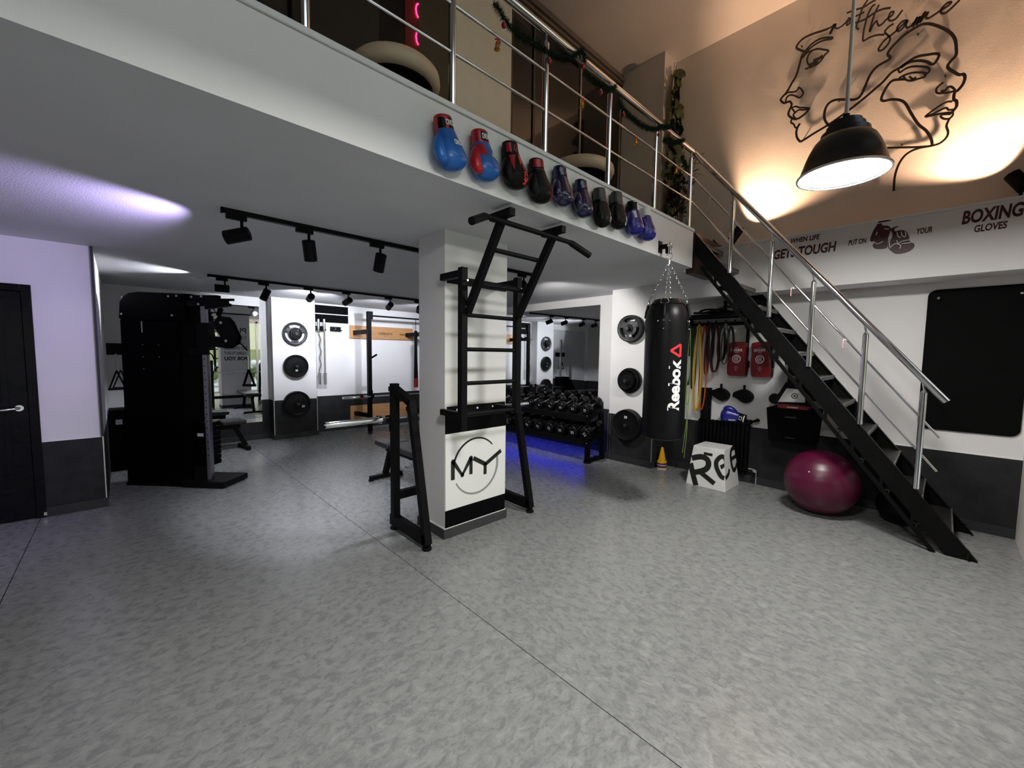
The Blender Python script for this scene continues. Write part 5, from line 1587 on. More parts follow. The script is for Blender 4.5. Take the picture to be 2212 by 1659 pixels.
rk = thing('power_rack', 'black wall mounted power rack in front of the birch boards', 'rack', (3.29, 7.27, 0))
for x in (0, 1.12):
    MB().box((x - 0.035, -0.035, 0.03), (x + 0.035, 0.035, 2.24)).build('upright', BLACK, rk, bevel=0.003)
    MB().lathe([(0.05, 0.0), (0.05, 0.012), (0.015, 0.015), (0.015, 0.03)], (x, 0, 0), 16).build('levelling_foot', BLACK, rk)
    for z in (1.875, 0.33):
        MB().bar((x, 0.035, z), (x, 0.645, z - (0.0 if z > 1 else 0.03)), 0.06, 0.08).build('wall_arm', BLACK, rk, bevel=0.003)
    MB().box((x - 0.04, -0.05, 0.66), (x + 0.04, -0.035, 0.80)).box((x - 0.03, -0.13, 0.665), (x + 0.03, -0.05, 0.675)).box((x - 0.03, -0.13, 0.665), (x + 0.03, -0.12, 0.73)).build('bar_hook', BLACK, rk, bevel=0.002)
    MB().cyl((x + 0.03, -0.03, 1.40), (x + 0.10, -0.10, 1.46), 0.018, 12).build('band_peg', BLACK, rk, smooth=50)
    MB().box((x - 0.01, -0.045, 2.10), (x + 0.06, 0.045, 2.24)).build('corner_plate', BLACK, rk, bevel=0.002)
MB().cyl((0.03, 0, 2.165), (1.09, 0, 2.165), 0.016, 14).build('pull_up_bar', BLACK, rk, smooth=50)
bb = barbell('steel barbell on low hooks of the back power rack', (3.85, 7.185, 0.69))
MB().lathe([(0.02, -0.02), (0.05, -0.018), (0.055, 0), (0.05, 0.018), (0.02, 0.02)], (-0.76, 0, 0), 20, 'x').build('spring_clip', BLACK, bb, smooth=50)
MB().box((-0.785, -0.03, -0.035), (-0.74, -0.052, 0.0)).build('clip_lever', PRINTR, bb)
t = thing('hanging_strap', 'long black strap with a red end hanging from the back power rack', 'strap', (4.19, 7.16, 2.13))
MB().tube([(0, 0, 0.02), (0, 0, -0.22)], 0.006, 8).build('cord', BLACKM, t)
MB().loft([((0, 0, -0.20), 0.03, 0.015), ((0, 0, -0.28), 0.045, 0.02), ((0, 0, -0.36), 0.03, 0.015), ((0, 0, -0.8), 0.036, 0.018), ((0, 0, -1.13), 0.046, 0.02)], 14).build('strap', BLACKM, t, smooth=50)
MB().loft([((0, 0, -1.13), 0.047, 0.021), ((0, 0, -1.2), 0.05, 0.022), ((0, 0, -1.31), 0.048, 0.021)], 14).build('red_end', mat('red_sleeve', (0.22, 0.005, 0.008), 0.5), t, smooth=50)

# ================================================================= DUMBBELL RACK
dr = thing('dumbbell_rack', 'black two tier dumbbell rack under the mirror on the right wall', 'rack', (4.64, 3.34, 0))
for y in (0.0, 2.40):
    MB().bar((0.0, y, 0.02), (0.0, y, 0.46), 0.06, 0.06, up=(1, 0, 0)).build('front_post', BLACK, dr, bevel=0.003)
    MB().bar((0.36, y, 0.0), (0.28, y, 0.84), 0.06, 0.06, up=(1, 0, 0)).build('rear_post', BLACK, dr, bevel=0.003)
    MB().bar((-0.03, y, 0.29), (0.34, y, 0.40), 0.05, 0.06).build('lower_side', BLACK, dr)
    MB().bar((-0.03, y, 0.62), (0.32, y, 0.74), 0.05, 0.06).build('upper_side', BLACK, dr)
    MB().bar((0.0, y, 0.44), (0.0, y, 0.63), 0.045, 0.045, up=(1, 0, 0)).build('post_riser', BLACK, dr)
    MB().cyl((0, y, 0), (0, y, 0.025), 0.055, 18).build('foot_pad', RUBBER, dr)
    MB().bar((-0.03, y, 0.03), (0.38, y, 0.03), 0.05, 0.05).build('floor_beam', BLACK, dr)
    for z in (0.66, 0.33, 0.28):
        MB().ball((-0.032, y + 0.0, z), 0.009, 8).build('bolt', STEEL, dr)
for z0, z1 in ((0.295, 0.40), (0.625, 0.735)):
    m = MB()
    m.bar((-0.035, 0, z0 - 0.005), (-0.035, 2.40, z0 - 0.005), 0.03, 0.085)
    m.build('front_beam', BLACK, dr, bevel=0.003)
    MB().bar((0.30, 0, z1), (0.30, 2.40, z1), 0.03, 0.05).build('rear_beam', BLACK, dr)
    MB().add([(-0.03, 0, z0 + 0.035), (0.30, 0, z1 + 0.02), (0.30, 2.4, z1 + 0.02), (-0.03, 2.4, z0 + 0.035), (-0.03, 0, z0 + 0.02), (0.30, 0, z1 + 0.005), (0.30, 2.4, z1 + 0.005), (-0.03, 2.4, z0 + 0.02)], [(0, 1, 2, 3), (7, 6, 5, 4), (0, 4, 5, 1), (2, 6, 7, 3), (1, 5, 6, 2), (3, 7, 4, 0)]).build('tray', BLACK, dr)
DBM = mat('dumbbell_rubber', (0.004, 0.004, 0.0045), 0.25, bump=0.08, bscale=200, var=0.15, spec=0.25)
HND = mat('dumbbell_handle', (0.50, 0.49, 0.48), 0.3, 1.0, bump=0.3, bscale=500)
ORD = ['nearest', 'second', 'third', 'fourth', 'fifth', 'sixth', 'seventh', 'eighth', 'ninth', 'tenth']


def dumbbell(label, y, xf, zf, r, num, rot, group):
    t = thing('dumbbell', label, 'dumbbell', (xf, y, zf), 0, group)
    t.rotation_euler = (0, -math.atan2(0.075, 0.24), 0)
    hw = 0.30 * r + 0.028
    for x in (0.0, 0.245):
        d_ = 1 if x else -1
        MB().lathe([(0.02, -hw), (r * 0.86, -hw), (r * 0.95, -hw + 0.006), (r, -hw + 0.018), (r, hw - 0.018), (r * 0.95, hw - 0.006), (r * 0.80, hw), (0.02, hw)], (x, 0, 0), 28, 'x').build('head', DBM, t, smooth=35)
        MB().lathe([(r * 0.62, -0.0015), (r * 0.68, 0.0), (r * 0.62, 0.0015)], (x + d_ * hw, 0, 0), 28, 'x', cap=False).build('ring_mark', PLG, t)
    MB().lathe([(0.013, hw * 0.9), (0.016, 0.122), (0.013, 0.245 - hw * 0.9)], (0, 0, 0), 14, 'x').build('grip', HND, t, smooth=50)
    if num:
        mb = MB()
        put_text(mb, num, lambda u, v: (-hw - 0.002, -u, v), None, r * 0.50, 0.01, 0, rot)
        mb.build('number', PRINTW, t)
    return t


TOP = [(3.385, 0.076, '15', 1.3), (3.60, 0.074, '12', PI), (3.82, 0.071, '10', 0.2), (4.03, 0.068, '10', 2.5), (4.247, 0.064, '8', 0.5), (4.468, 0.060, '7', 0.8), (4.69, 0.057, '6', 0.2), (4.91, 0.055, '5', 1.0), (5.13, 0.052, '5', 0), (5.34, 0.05, '4', 0)]
for i, (y, r, n, ro) in enumerate(TOP):
    dumbbell('black round dumbbell on the upper rack tier, %s from the near end' % ORD[i], y, 4.66, 0.675 + r, r, n, ro, 'dumbbells on the upper tier')
BOT = [(3.345, 0.089, '32', 2.2), (3.555, 0.088, '30', PI), (3.785, 0.087, '30', 0.12), (4.0, 0.085, '25', 1.25), (4.225, 0.082, '25', 2.5), (4.455, 0.079, '20', 2.6), (4.68, 0.077, '20', 0.3), (4.907, 0.074, '17.5', 1.35), (5.13, 0.072, '15', 0.2), (5.35, 0.07, '15', 0.0)]
for i, (y, r, n, ro) in enumerate(BOT):
    dumbbell('larger black dumbbell on the lower rack tier, %s from the near end' % ORD[i], y, 4.62, 0.335 + r, r, n, ro, 'dumbbells on the lower tier')
# blue light strip under the rack
LEDB = mat('blue_led', (0.0, 0.0, 0.4), 0.4, emit=(0.02, 0.03, 1.0), estr=22)
ls = thing('led_strip', 'blue light strip glowing on the floor beneath the dumbbell rack', 'light strip', (5.0, 4.55, 0.30))
MB().box((-0.01, -1.0, 0.0), (0.01, 1.0, 0.008)).build('diffuser', LEDB, ls)
MB().box((-0.014, -1.01, 0.008), (0.014, 1.01, 0.018)).build('profile', BLACK, ls)
# ================================================================= UNDER THE STAIRS
# marker cones, nested in one stack beside the column
CON = [(0.055, mat('cream_plastic', (0.80, 0.72, 0.52), 0.4, var=0.03), 'cream marker cone at the bottom of the small stack'),
       (0.080, mat('dark_red_plastic', (0.16, 0.01, 0.015), 0.4, var=0.05), 'dark red marker cone second from the bottom of the stack'),
       (0.105, mat('lilac_plastic', (0.50, 0.40, 0.65), 0.4, var=0.03), 'pale lilac marker cone in the middle of the stack'),
       (0.125, mat('purple_plastic', (0.05, 0.015, 0.10), 0.4, var=0.05), 'dark purple marker cone just under the yellow one'),
       (0.150, mat('yellow_plastic', (0.85, 0.42, 0.01), 0.4, var=0.03), 'bright yellow marker cone on top of the small stack')]
z0 = 0.0
for i, (zt, m_, lb) in enumerate(CON):
    t = thing('marker_cone', lb, 'cone', (5.16, 2.51, z0), 0, 'stack of marker cones')
    hgt = 0.205
    MB().lathe([(0.062, 0.0), (0.063, 0.012), (0.060, 0.022), (0.052, 0.026), (0.014, hgt), (0.010, hgt - 0.004), (0.046, 0.02), (0.055, 0.0)], n=24, cap=False).build('cone_shell', m_, t, smooth=40)
    z0 += 0.024 if i < 2 else 0.018

# plyometric box
pb_ = thing('plyo_box', 'white tapered plyometric box with big black letters, under the stairs', 'box', (5.0, 1.80, 0))
PLW = mat('white_box_laminate', (0.80, 0.79, 0.77), 0.4, bump=0.1, bscale=100, var=0.05, vscale=6)
hb_, ht_ = 0.22, 0.168
MB().add([(-hb_, -hb_, 0), (hb_, -hb_, 0), (hb_, hb_, 0), (-hb_, hb_, 0), (-ht_, -ht_, 0.46), (ht_, -ht_, 0.46), (ht_, ht_, 0.46), (-ht_, ht_, 0.46)], [(0, 3, 2, 1), (4, 5, 6, 7), (0, 1, 5, 4), (1, 2, 6, 5), (2, 3, 7, 6), (3, 0, 4, 7)]).build('box_body', PLW, pb_, bevel=0.004)
def fL(u, v, d=0):
    k = v / 0.46
    x = -(hb_ + (ht_ - hb_) * k) - 0.001 - d
    hw = hb_ + (ht_ - hb_) * k
    return (x, max(-hw, min(hw, -u)), v)
def fR(u, v, d=0):
    k = v / 0.46
    hw = hb_ + (ht_ - hb_) * k
    return (max(-hw, min(hw, u)), -hw - 0.001 - d, v)
mb = MB()
for i, (L_, w_) in enumerate(zip(BX_L, (0.062, 0.060, 0.052, 0.030, 0.045, 0.048))):
    L_ = [(a, max(0.002, b)) for a, b in L_]
    mb.ribbon(L_, w_, lambda u, v, d=0: fL(u, max(0.001, v), d + i * 0.0002), 0.0012, 4)
mb.build('lettering', PRINTB, pb_)
mb = MB()
for i, (L_, w_) in enumerate(zip(BX_R, (0.048, 0.05, 0.045, 0.05))):
    if i == 1:
        continue
    mb.ribbon(L_, w_, lambda u, v, d=0: fR(u, v, d + i * 0.0002), 0.0012, 4)
mb.build('lettering', PRINTB, pb_)
MB().box((-0.035, -0.05, 0.458), (0.035, 0.05, 0.461)).build('hand_slot', PLW, pb_)

# radiator
rd = thing('radiator', 'black ribbed radiator on the wall under the stairs', 'radiator', (5.375, 1.82, 0.15))
RAD = mat('radiator_black', (0.003, 0.003, 0.003), 0.45, var=0.1, spec=0.1)
for i in range(13):
    y = -0.27 + 0.045 * i
    MB().box((-0.095, y - 0.017, 0), (-0.01, y + 0.017, 0.565)).build('rib', RAD, rd, bevel=0.008)
MB().cyl((-0.05, -0.3, 0.03), (-0.05, 0.3, 0.03), 0.016, 10).build('lower_pipe', RAD, rd)
MB().cyl((-0.05, -0.3, 0.535), (-0.05, 0.3, 0.535), 0.016, 10).build('upper_pipe', RAD, rd)
MB().cyl((-0.05, -0.29, 0.035), (-0.05, -0.37, 0.035), 0.012, 10).ball((-0.05, -0.385, 0.035), 0.026, 12).cyl((-0.05, -0.385, 0.035), (-0.05, -0.385, -0.15), 0.010, 10).cyl((-0.06, -0.385, 0.035), (-0.12, -0.385, 0.035), 0.02, 12).build('valve', CHROME, rd, smooth=50)

# foam roller standing on the radiator
fr_ = thing('foam_roller', 'black knobbly foam roller standing on the left of the radiator', 'foam roller', (5.315, 2.035, 0.716))
mb = MB()
prof = []
for i in range(22):
    prof += [(0.058, 0.018 * i), (0.064, 0.018 * i + 0.004), (0.064, 0.018 * i + 0.011), (0.058, 0.018 * i + 0.015)]
mb.lathe(prof, n=20).build('roller_body', RUBBER, fr_, smooth=30)

# boxing glove lying on the radiator
g, sc_ = glove('royal blue boxing glove lying on the radiator under the stairs', 5.315, 0.80, 0, BLUE2, BLKL, BLUE2, s=1.0)
g.location = (5.31, 1.56, 0.775)
g.rotation_euler = (math.radians(0), math.radians(100), math.radians(-90))
patch(sc_, ((0.028, -0.09), (0.046, -0.09), (0.062, -0.16), (0.044, -0.16)), WHTL, 'white_stripe', g)
patch(CUFF, ((-0.04, -0.005), (0.046, -0.005), (0.048, -0.018), (-0.042, -0.018)), WHTL, 'white_band', g)
patch(CUFF, ((-0.02, -0.03), (0.02, -0.03), (0.022, -0.06), (-0.022, -0.06)), PRINTW, 'label_patch', g)
patch(CUFF, ((-0.014, -0.034), (0.014, -0.034), (0.016, -0.056), (-0.016, -0.056)), BLKL, 'label_centre', g, 0.004)
st = thing('hand_wrap', 'small rolled black hand wrap at the right end of the radiator', 'hand wrap', (5.30, 1.535, 0.716))
MB().lathe([(0.008, 0), (0.036, 0.002), (0.038, 0.025), (0.034, 0.05), (0.008, 0.052)], n=18).build('roll', BLKL, st, smooth=40)
MB().tube([(0, -0.03, 0.03), (0, -0.07, 0.045), (0.0, -0.095, 0.058), (0, -0.10, 0.07)], [0.012, 0.018, 0.024, 0.014], 10).build('loose_end', BLKL, st, smooth=60)

# focus mitts
for y, lb in ((1.885, 'black focus mitt on the wall, left of two under the kick pads'), (1.625, 'black focus mitt on the wall, right of two under the kick pads')):
    t = thing('focus_mitt', lb, 'focus mitt', (5.383, y, 1.045))
    out = [(0.11, 0.03), (0.06, 0.055), (0.0, 0.075), (-0.06, 0.06), (-0.105, 0.02), (-0.115, -0.02), (-0.09, -0.07), (-0.03, -0.095), (0.03, -0.07), (0.08, -0.035), (0.12, -0.02)]
    P = smooth2(out + [out[0]], 3)[:-1]
    MB().prism(P, lambda u, v: (-0.012, u, v), lambda u, v: (-0.062, u * 0.94, v * 0.94)).build('mitt_body', BLKL, t, bevel=0.012)
    MB().ribbon([(0.07, 0.0), (0.0, -0.02), (-0.09, -0.015)], 0.006, lambda u, v, d=0: (-0.0625 - d, u, v), 0.002, 4).build('seam', BLKL, t)
    MB().box((-0.03, -0.035, 0.02), (0.0, 0.035, 0.045)).build('hand_strap', BLKL, t)
    MB().box((-0.014, -0.012, 0.06), (0.0, 0.012, 0.12)).build('hanging_loop', BLKL, t)

# kick pads
KPR = mat('kick_pad_red', (0.20, 0.006, 0.010), 0.36, bump=0.15, bscale=80, var=0.15, vscale=8)
for y, rz_, rx_, lb in ((1.695, 0.0, 0.0, 'dark red kick pad with white emblem on the wall, left one'), (1.435, -0.12, math.radians(-3), 'dark red kick pad with white emblem, right one behind the stairs')):
    t = thing('kick_pad', lb, 'kick pad', (5.385, y, 1.475), rz_)
    t.rotation_euler = (rx_, 0, rz_)
    secs = []
    out = [(0.075, -0.205), (0.10, -0.18), (0.104, -0.05), (0.092, 0.08), (0.094, 0.17), (0.07, 0.20), (-0.07, 0.20), (-0.094, 0.17), (-0.092, 0.06), (-0.104, -0.06), (-0.10, -0.18), (-0.075, -0.205)]
    P = smooth2(out + [out[0]], 3)[:-1]
    def bend(v):
        return 0.0
    MB().prism(P, lambda u, v: (-0.075 - bend(v), u, v), lambda u, v: (-0.12 - bend(v), u * 0.96, v * 0.97)).build('front_pad', KPR, t, bevel=0.014)
    MB().prism(P, lambda u, v: (-0.012, u, v), lambda u, v: (-0.075 - bend(v), u, v)).build('back_pad', BLKL, t, bevel=0.006)
    MB().box((-0.06, -0.118, -0.10), (-0.03, -0.10, -0.02)).build('arm_strap', BLKL, t)
    f3 = lambda u, v, d=0: (-0.1205 - bend(v) - d, -u, v)
    mb = MB()
    put_text(mb, 'EXCALIBUR', f3, 0.12, 0.032, 0.03, 0, 0, (0, 0.105))
    mb.ribbon([(-0.02, 0.075), (0.02, 0.075)], 0.003, f3, 0.0004, 1)
    mb.ribbon([(-0.02, 0.132), (0.02, 0.132)], 0.003, f3, 0.0004, 1)
    mb.build('lettering', PRINTW, t)
    mb = MB()
    mb.ribbon([(0.043 * math.cos(a), 0.043 * math.sin(a)) for a in [q * PI / 12 for q in range(25)]], 0.009, f3, 0.0006, 1)
    mb.ribbon([(0.024 * math.cos(a), 0.024 * math.sin(a)) for a in [q * PI / 10 + 0.5 for q in range(18)]], 0.006, f3, 0.0006, 1)
    mb.ribbon([(-0.014, -0.012), (-0.002, 0.012), (0.004, -0.010)], 0.007, f3, 0.0006, 1)
    mb.ribbon([(0.006, -0.012), (0.016, 0.012)], 0.007, f3, 0.0006, 1)
    mb.build('round_emblem', PRINTW, t)
    mb = MB()
    for q in range(7):
        a = q * PI / 6
        mb.ribbon([(0.012 * math.cos(a), -0.108 + 0.012 * math.sin(a)), (0.028 * math.cos(a), -0.108 + 0.028 * math.sin(a))], 0.0035, f3, 0.0004, 1)
    mb.ribbon([(-0.010, -0.125), (0.010, -0.125)], 0.010, f3, 0.0004, 1)
    mb.ribbon([(0, -0.10), (0, -0.135)], 0.006, f3, 0.0004, 1)
    mb.build('small_emblem', mat('faded_print', (0.55, 0.35, 0.35), 0.5), t)

# storage rack with hanging bands
hr = thing('accessory_rack', 'black wall rack with hooks above the resistance bands, under the stairs', 'rack', (5.38, 1.95, 1.9))
MB().box((-0.03, -0.36, -0.02), (0.0, 0.34, 0.02)).build('hook_rail', BLACK, hr)
MB().box((-0.33, -0.34, 0.055), (-0.30, 0.34, 0.085)).build('front_rail', BLACK, hr)
MB().box((-0.17, -0.34, 0.055), (-0.15, 0.34, 0.075)).build('middle_rail', BLACK, hr)
MB().box((-0.34, -0.34, 0.09), (0.0, 0.34, 0.10)).build('shelf_plate', BLACK, hr)
for y in (-0.335, 0.335):
    MB().bar((-0.33, y, 0.07), (0, y, 0.07), 0.03, 0.03).build('side_arm', BLACK, hr)
    MB().box((-0.028, y - 0.015, -0.40), (0, y + 0.015, 0.12)).build('wall_leg', BLACK, hr)
    MB().bar((-0.25, y, 0.05), (-0.02, y, -0.08), 0.02, 0.02).build('brace', BLACK, hr)
HK = [0.27, 0.155, 0.05, -0.04, -0.15, -0.25]
for y in HK:
    MB().tube([(-0.01, y, 0.0), (-0.15, y, -0.005), (-0.20, y, 0.0), (-0.215, y, 0.03)], 0.009, 8).build('hook', BLACK, hr, smooth=60)


def band(label, y, z1, ln, w, col, x=5.20, spread=0.05, th=0.006, top=0.0):
    t = thing('resistance_band', label, 'resistance band', (x, y, z1))
    zt = 0.0
    pts = []
    n = 26
    for i in range(n):
        a = 2 * PI * i / n
        yy = math.sin(a) * spread * (0.55 + 0.45 * (0.5 - 0.5 * math.cos(a)))
        zz = -ln / 2 + math.cos(a) * ln / 2
        pts.append((yy, zz))
    vs = []
    for i in range(n):
        a = pts[i - 1]
        b = pts[(i + 1) % n]
        d = Vector((b[0] - a[0], b[1] - a[1])).normalized()
        nx, ny = -d.y * th / 2, d.x * th / 2
        for sx_, sg_ in ((-w / 2, 1), (w / 2, 1), (w / 2, -1), (-w / 2, -1)):
            vs.append((sx_, pts[i][0] + nx * sg_, pts[i][1] + ny * sg_))
    fs = []
    for i in range(n):
        j = (i + 1) % n
        for k in range(4):
            k2 = (k + 1) % 4
            fs.append((i * 4 + k, i * 4 + k2, j * 4 + k2, j * 4 + k))
    MB().add(vs, fs).build('band_loop', mat('band_' + col[0], col[1], 0.45, var=0.06, vscale=20), t, smooth=50, bevel=0)
    return t


C_ = {'green': ('green', (0.012, 0.055, 0.035)), 'lime': ('lime', (0.40, 0.55, 0.16)), 'yellow': ('yellow', (0.75, 0.42, 0.01)), 'orange': ('orange', (0.62, 0.12, 0.01)), 'red': ('red', (0.25, 0.008, 0.008)), 'maroon': ('maroon', (0.05, 0.004, 0.010)), 'black': ('black', (0.006, 0.006, 0.007)), 'grey': ('grey', (0.10, 0.10, 0.105))}
for y, z, ln, w, c, x, sp, lb in (
        (2.225, 1.885, 0.75, 0.045, 'green', 5.19, 0.035, 'dark green resistance band hanging nearest the punching bag'),
        (2.235, 1.87, 1.00, 0.012, 'lime', 5.22, 0.03, 'thin lime green band hanging almost to the dado, left of the yellow band'),
        (2.19, 1.885, 0.80, 0.05, 'green', 5.255, 0.03, 'dark green resistance band hanging behind the thin lime band'),
        (2.11, 1.895, 1.08, 0.045, 'yellow', 5.19, 0.055, 'wide yellow resistance band hanging below the wall rack'),
        (2.065, 1.89, 1.06, 0.035, 'orange', 5.245, 0.05, 'orange resistance band hanging just behind the yellow one'),
        (2.04, 1.89, 0.62, 0.04, 'red', 5.275, 0.03, 'red resistance band hanging right of the orange one'),
        (1.975, 1.895, 0.45, 0.07, 'black', 5.19, 0.045, 'thick black resistance band hanging right of the yellow one'),
        (1.915, 1.89, 0.58, 0.075, 'maroon', 5.20, 0.055, 'maroon strap folded over a hook in the middle of the rack'),
        (1.865, 1.89, 0.44, 0.07, 'black', 5.255, 0.05, 'thick black strap hanging right of the maroon strap'),
        (1.805, 1.89, 0.48, 0.03, 'grey', 5.19, 0.05, 'grey tube band hanging at the right end of the rack'),
        (1.765, 1.86, 0.36, 0.06, 'black', 5.25, 0.045, 'short black ankle strap hanging at the right end of the rack')):
    band(lb, y, z, ln, w, C_[c], x, sp)
# long jump rope hanging in front of everything
jr = thing('jump_rope', 'thin pale green jump rope hanging down beside the white box', 'jump rope', (5.17, 2.21, 1.86))
MB().tube(smooth2([(0, 0, 0), (0, 0.02, -0.4), (0, 0.012, -0.9), (0, -0.01, -1.25), (0, 0.012, -1.66)], 4), 0.004, 6).tube(smooth2([(0, 0, 0), (0, -0.012, -0.4), (0, -0.02, -0.9), (0, 0.01, -1.3), (0, 0.035, -1.60)], 4), 0.004, 6).build('rope', mat('band_lime', (0.40, 0.55, 0.16), 0.45), jr, smooth=60)
# pulldown bars lying on the rack
lp = thing('pulldown_bar', 'curved black pulldown bar lying on top of the wall rack', 'bar', (5.19, 1.84, 2.005))
MB().tube([(0.14 * math.cos(a) * 1.0, 0.27 * math.sin(a), 0.045 + 0.03 * math.sin(a * 2)) for a in [q * PI / 12 for q in range(24)]], 0.013, 10, closed=True).build('bar_loop', RUBBER, lp, smooth=60)
MB().tube([(-0.12, 0.30, 0.018), (-0.02, 0.1, 0.02), (0.02, -0.2, 0.02), (-0.04, -0.30, 0.05)], 0.013, 10).build('cross_bar', RUBBER, lp, smooth=60)
MB().cyl((0.0, -0.02, 0.02), (0.0, -0.02, 0.155), 0.020, 12).build('upright_grip', RUBBER, lp, smooth=50)

# hanging black storage tub with the belly protector on it
st = thing('storage_tub', 'black square storage tub on the wall behind the staircase', 'storage tub', (5.385, 1.075, 0.60))
MB().add([(-0.30, -0.20, 0), (0, -0.20, 0), (0, 0.20, 0), (-0.30, 0.20, 0), (-0.34, -0.225, 0.36), (0, -0.225, 0.36), (0, 0.225, 0.36), (-0.34, 0.225, 0.36)], [(0, 3, 2, 1), (4, 5, 6, 7), (0, 1, 5, 4), (1, 2, 6, 5), (2, 3, 7, 6), (3, 0, 4, 7)]).build('tub_body', BLACKM, st, bevel=0.008)
MB().box((-0.335, -0.05, 0.265), (-0.325, 0.05, 0.285)).build('grip_slot', PLG, st)
MB().box((-0.318, -0.04, 0.05), (-0.309, 0.04, 0.06)).build('lower_mark', PLG, st)
rp = thing('punch_pad', 'red punch pad lying on the black storage tub', 'pad', (5.16, 1.06, 0.962))
MB().box((-0.12, -0.14, 0.0), (0.12, 0.14, 0.045)).build('pad_body', KPR, rp, bevel=0.015)
mb = MB()
put_text(mb, 'EXCALIBUR', lambda u, v: (-0.121, -u, v + 0.02), 0.10, 0.012, 0.03)
mb.build('lettering', PRINTW, rp)
bpn = thing('belly_protector', 'black trainer body protector with white target panel, on the storage tub', 'body protector', (5.20, 1.06, 1.008))
o = [(0.20, 0.0), (0.21, 0.05), (0.16, 0.11), (0.13, 0.18), (0.10, 0.235), (0.055, 0.25), (-0.055, 0.25), (-0.10, 0.235), (-0.14, 0.15), (-0.17, 0.08), (-0.20, 0.03), (-0.20, 0.0)]
P = smooth2(o, 3)
MB().prism(P, lambda u, v: (0.08, u, v), lambda u, v: (-0.10 + 0.25 * v, u * 0.95, v * 0.98)).build('protector_body', BLKL, bpn, bevel=0.012)
MB().cyl((-0.06, 0.19, 0.04), (0.06, 0.22, 0.04), 0.055, 16).build('side_roll', BLKL, bpn, smooth=60)
MB().box((-0.07, -0.085, 0.20), (0.05, 0.085, 0.43)).build('neck_collar', BLKL, bpn, bevel=0.02)
MB().box((-0.10, -0.11, 0.415), (0.06, 0.11, 0.455)).build('collar_flap', BLKL, bpn, bevel=0.015)
MB().box((-0.103, -0.05, 0.425), (-0.099, -0.015, 0.447)).build('collar_tag', PLG, bpn)
fp_ = lambda u, v, d=0: (-0.112 + 0.25 * v - d, -u, v)
tz = smooth2([(-0.145, 0.015), (-0.135, 0.035), (-0.085, 0.15), (-0.065, 0.165), (0.065, 0.155), (0.078, 0.14), (0.095, 0.045), (0.085, 0.03), (-0.03, 0.025), (-0.145, 0.015)], 3)[:-1]
MB().prism(tz, lambda u, v: fp_(u, v, 0), lambda u, v: fp_(u, v, 0.012)).build('target_panel', WHTL, bpn, bevel=0.004)
mb = MB()
mb.ribbon([(0.0 + 0.025 * math.cos(a), 0.092 + 0.025 * math.sin(a)) for a in [q * PI / 10 for q in range(21)]], 0.009, lambda u, v, d=0: fp_(u, v, 0.0125 + d), 0.0006, 1)
mb.add([fp_(0.011 * math.cos(a), 0.092 + 0.011 * math.sin(a), 0.013) for a in [q * PI / 8 for q in range(16)]], [tuple(range(16))])
mb.build('target_rings', PRINTB, bpn)
MB().tube([(0.05, -0.12, 0.20), (-0.02, -0.19, 0.10), (-0.06, -0.235, 0.02)], 0.012, 8).tube([(0.03, -0.10, 0.23), (-0.02, -0.16, 0.16), (-0.06, -0.20, 0.08)], 0.010, 8).build('lacing_cord', BLKL, bpn, smooth=60)
m = MB()
for q in range(6):
    m.ball((-0.01 - 0.012 * q, -0.145 - 0.017 * q, 0.185 - 0.028 * q), 0.006, 8)
m.build('eyelet', STEEL, bpn, smooth=60)['kind'] = 'stuff'

# balls
BALL = mat('magenta_ball', (0.085, 0.003, 0.026), 0.36, var=0.12, vscale=3, bump=0.05, bscale=30)
b_ = thing('exercise_ball', 'large dark magenta exercise ball on the floor under the stairs', 'ball', (4.87, 0.755, 0.305))
m = MB()
prof = []
for i in range(49):
    a = -PI / 2 + PI * i / 48
    rr_ = 0.303 + 0.0012 * (1 if (i % 3 == 0) else 0)
    prof.append((rr_ * math.cos(a), rr_ * math.sin(a)))
m.lathe(prof, n=48, cap=False).build('ball_skin', BALL, b_, smooth=80)
MB().ball((-0.272, 0.05, 0.135), 0.007, 8).build('valve_plug', PRINTW, b_, smooth=60)
b2 = thing('medicine_ball', 'black medicine ball in the shade behind the magenta ball', 'ball', (5.08, 0.20, 0.17))
MB().ball((0, 0, 0), 0.168, 32).build('ball_skin', RUBBER, b2, smooth=80)
MB().lathe([(0.1675, -0.006), (0.1695, 0.0), (0.1675, 0.006)], n=32, cap=False).build('seam', RUBBER, b2, smooth=60)

# gym mat on the right wall
gm = thing('gym_mat', 'large black rounded exercise mat hanging on the right wall beside the stairs', 'mat', (5.385, -0.165, 1.495))
hw, hh, rc = 0.305, 0.633, 0.06
P = []
for cx_, cz_, a0_ in ((hw - rc, hh - rc, 0), (-hw + rc, hh - rc, 90), (-hw + rc, -hh + rc, 180), (hw - rc, -hh + rc, 270)):
    for q in range(7):
        a = math.radians(a0_ + 15 * q)
        P.append((cx_ + rc * math.cos(a), cz_ + rc * math.sin(a)))
MB().prism(P, lambda u, v: (0, u, v), lambda u, v: (-0.016, u, v)).build('mat_sheet', mat('mat_foam_black', (0.004, 0.004, 0.004), 0.7, bump=0.2, bscale=120, var=0.1, spec=0.05), gm, bevel=0.003)
for y in (0.235, -0.235):
    MB().cyl((0.0, y, 0.553), (-0.045, y, 0.553), 0.007, 10).ball((-0.048, y, 0.553), 0.012, 12).build('hanging_peg', STEEL, gm, smooth=60)

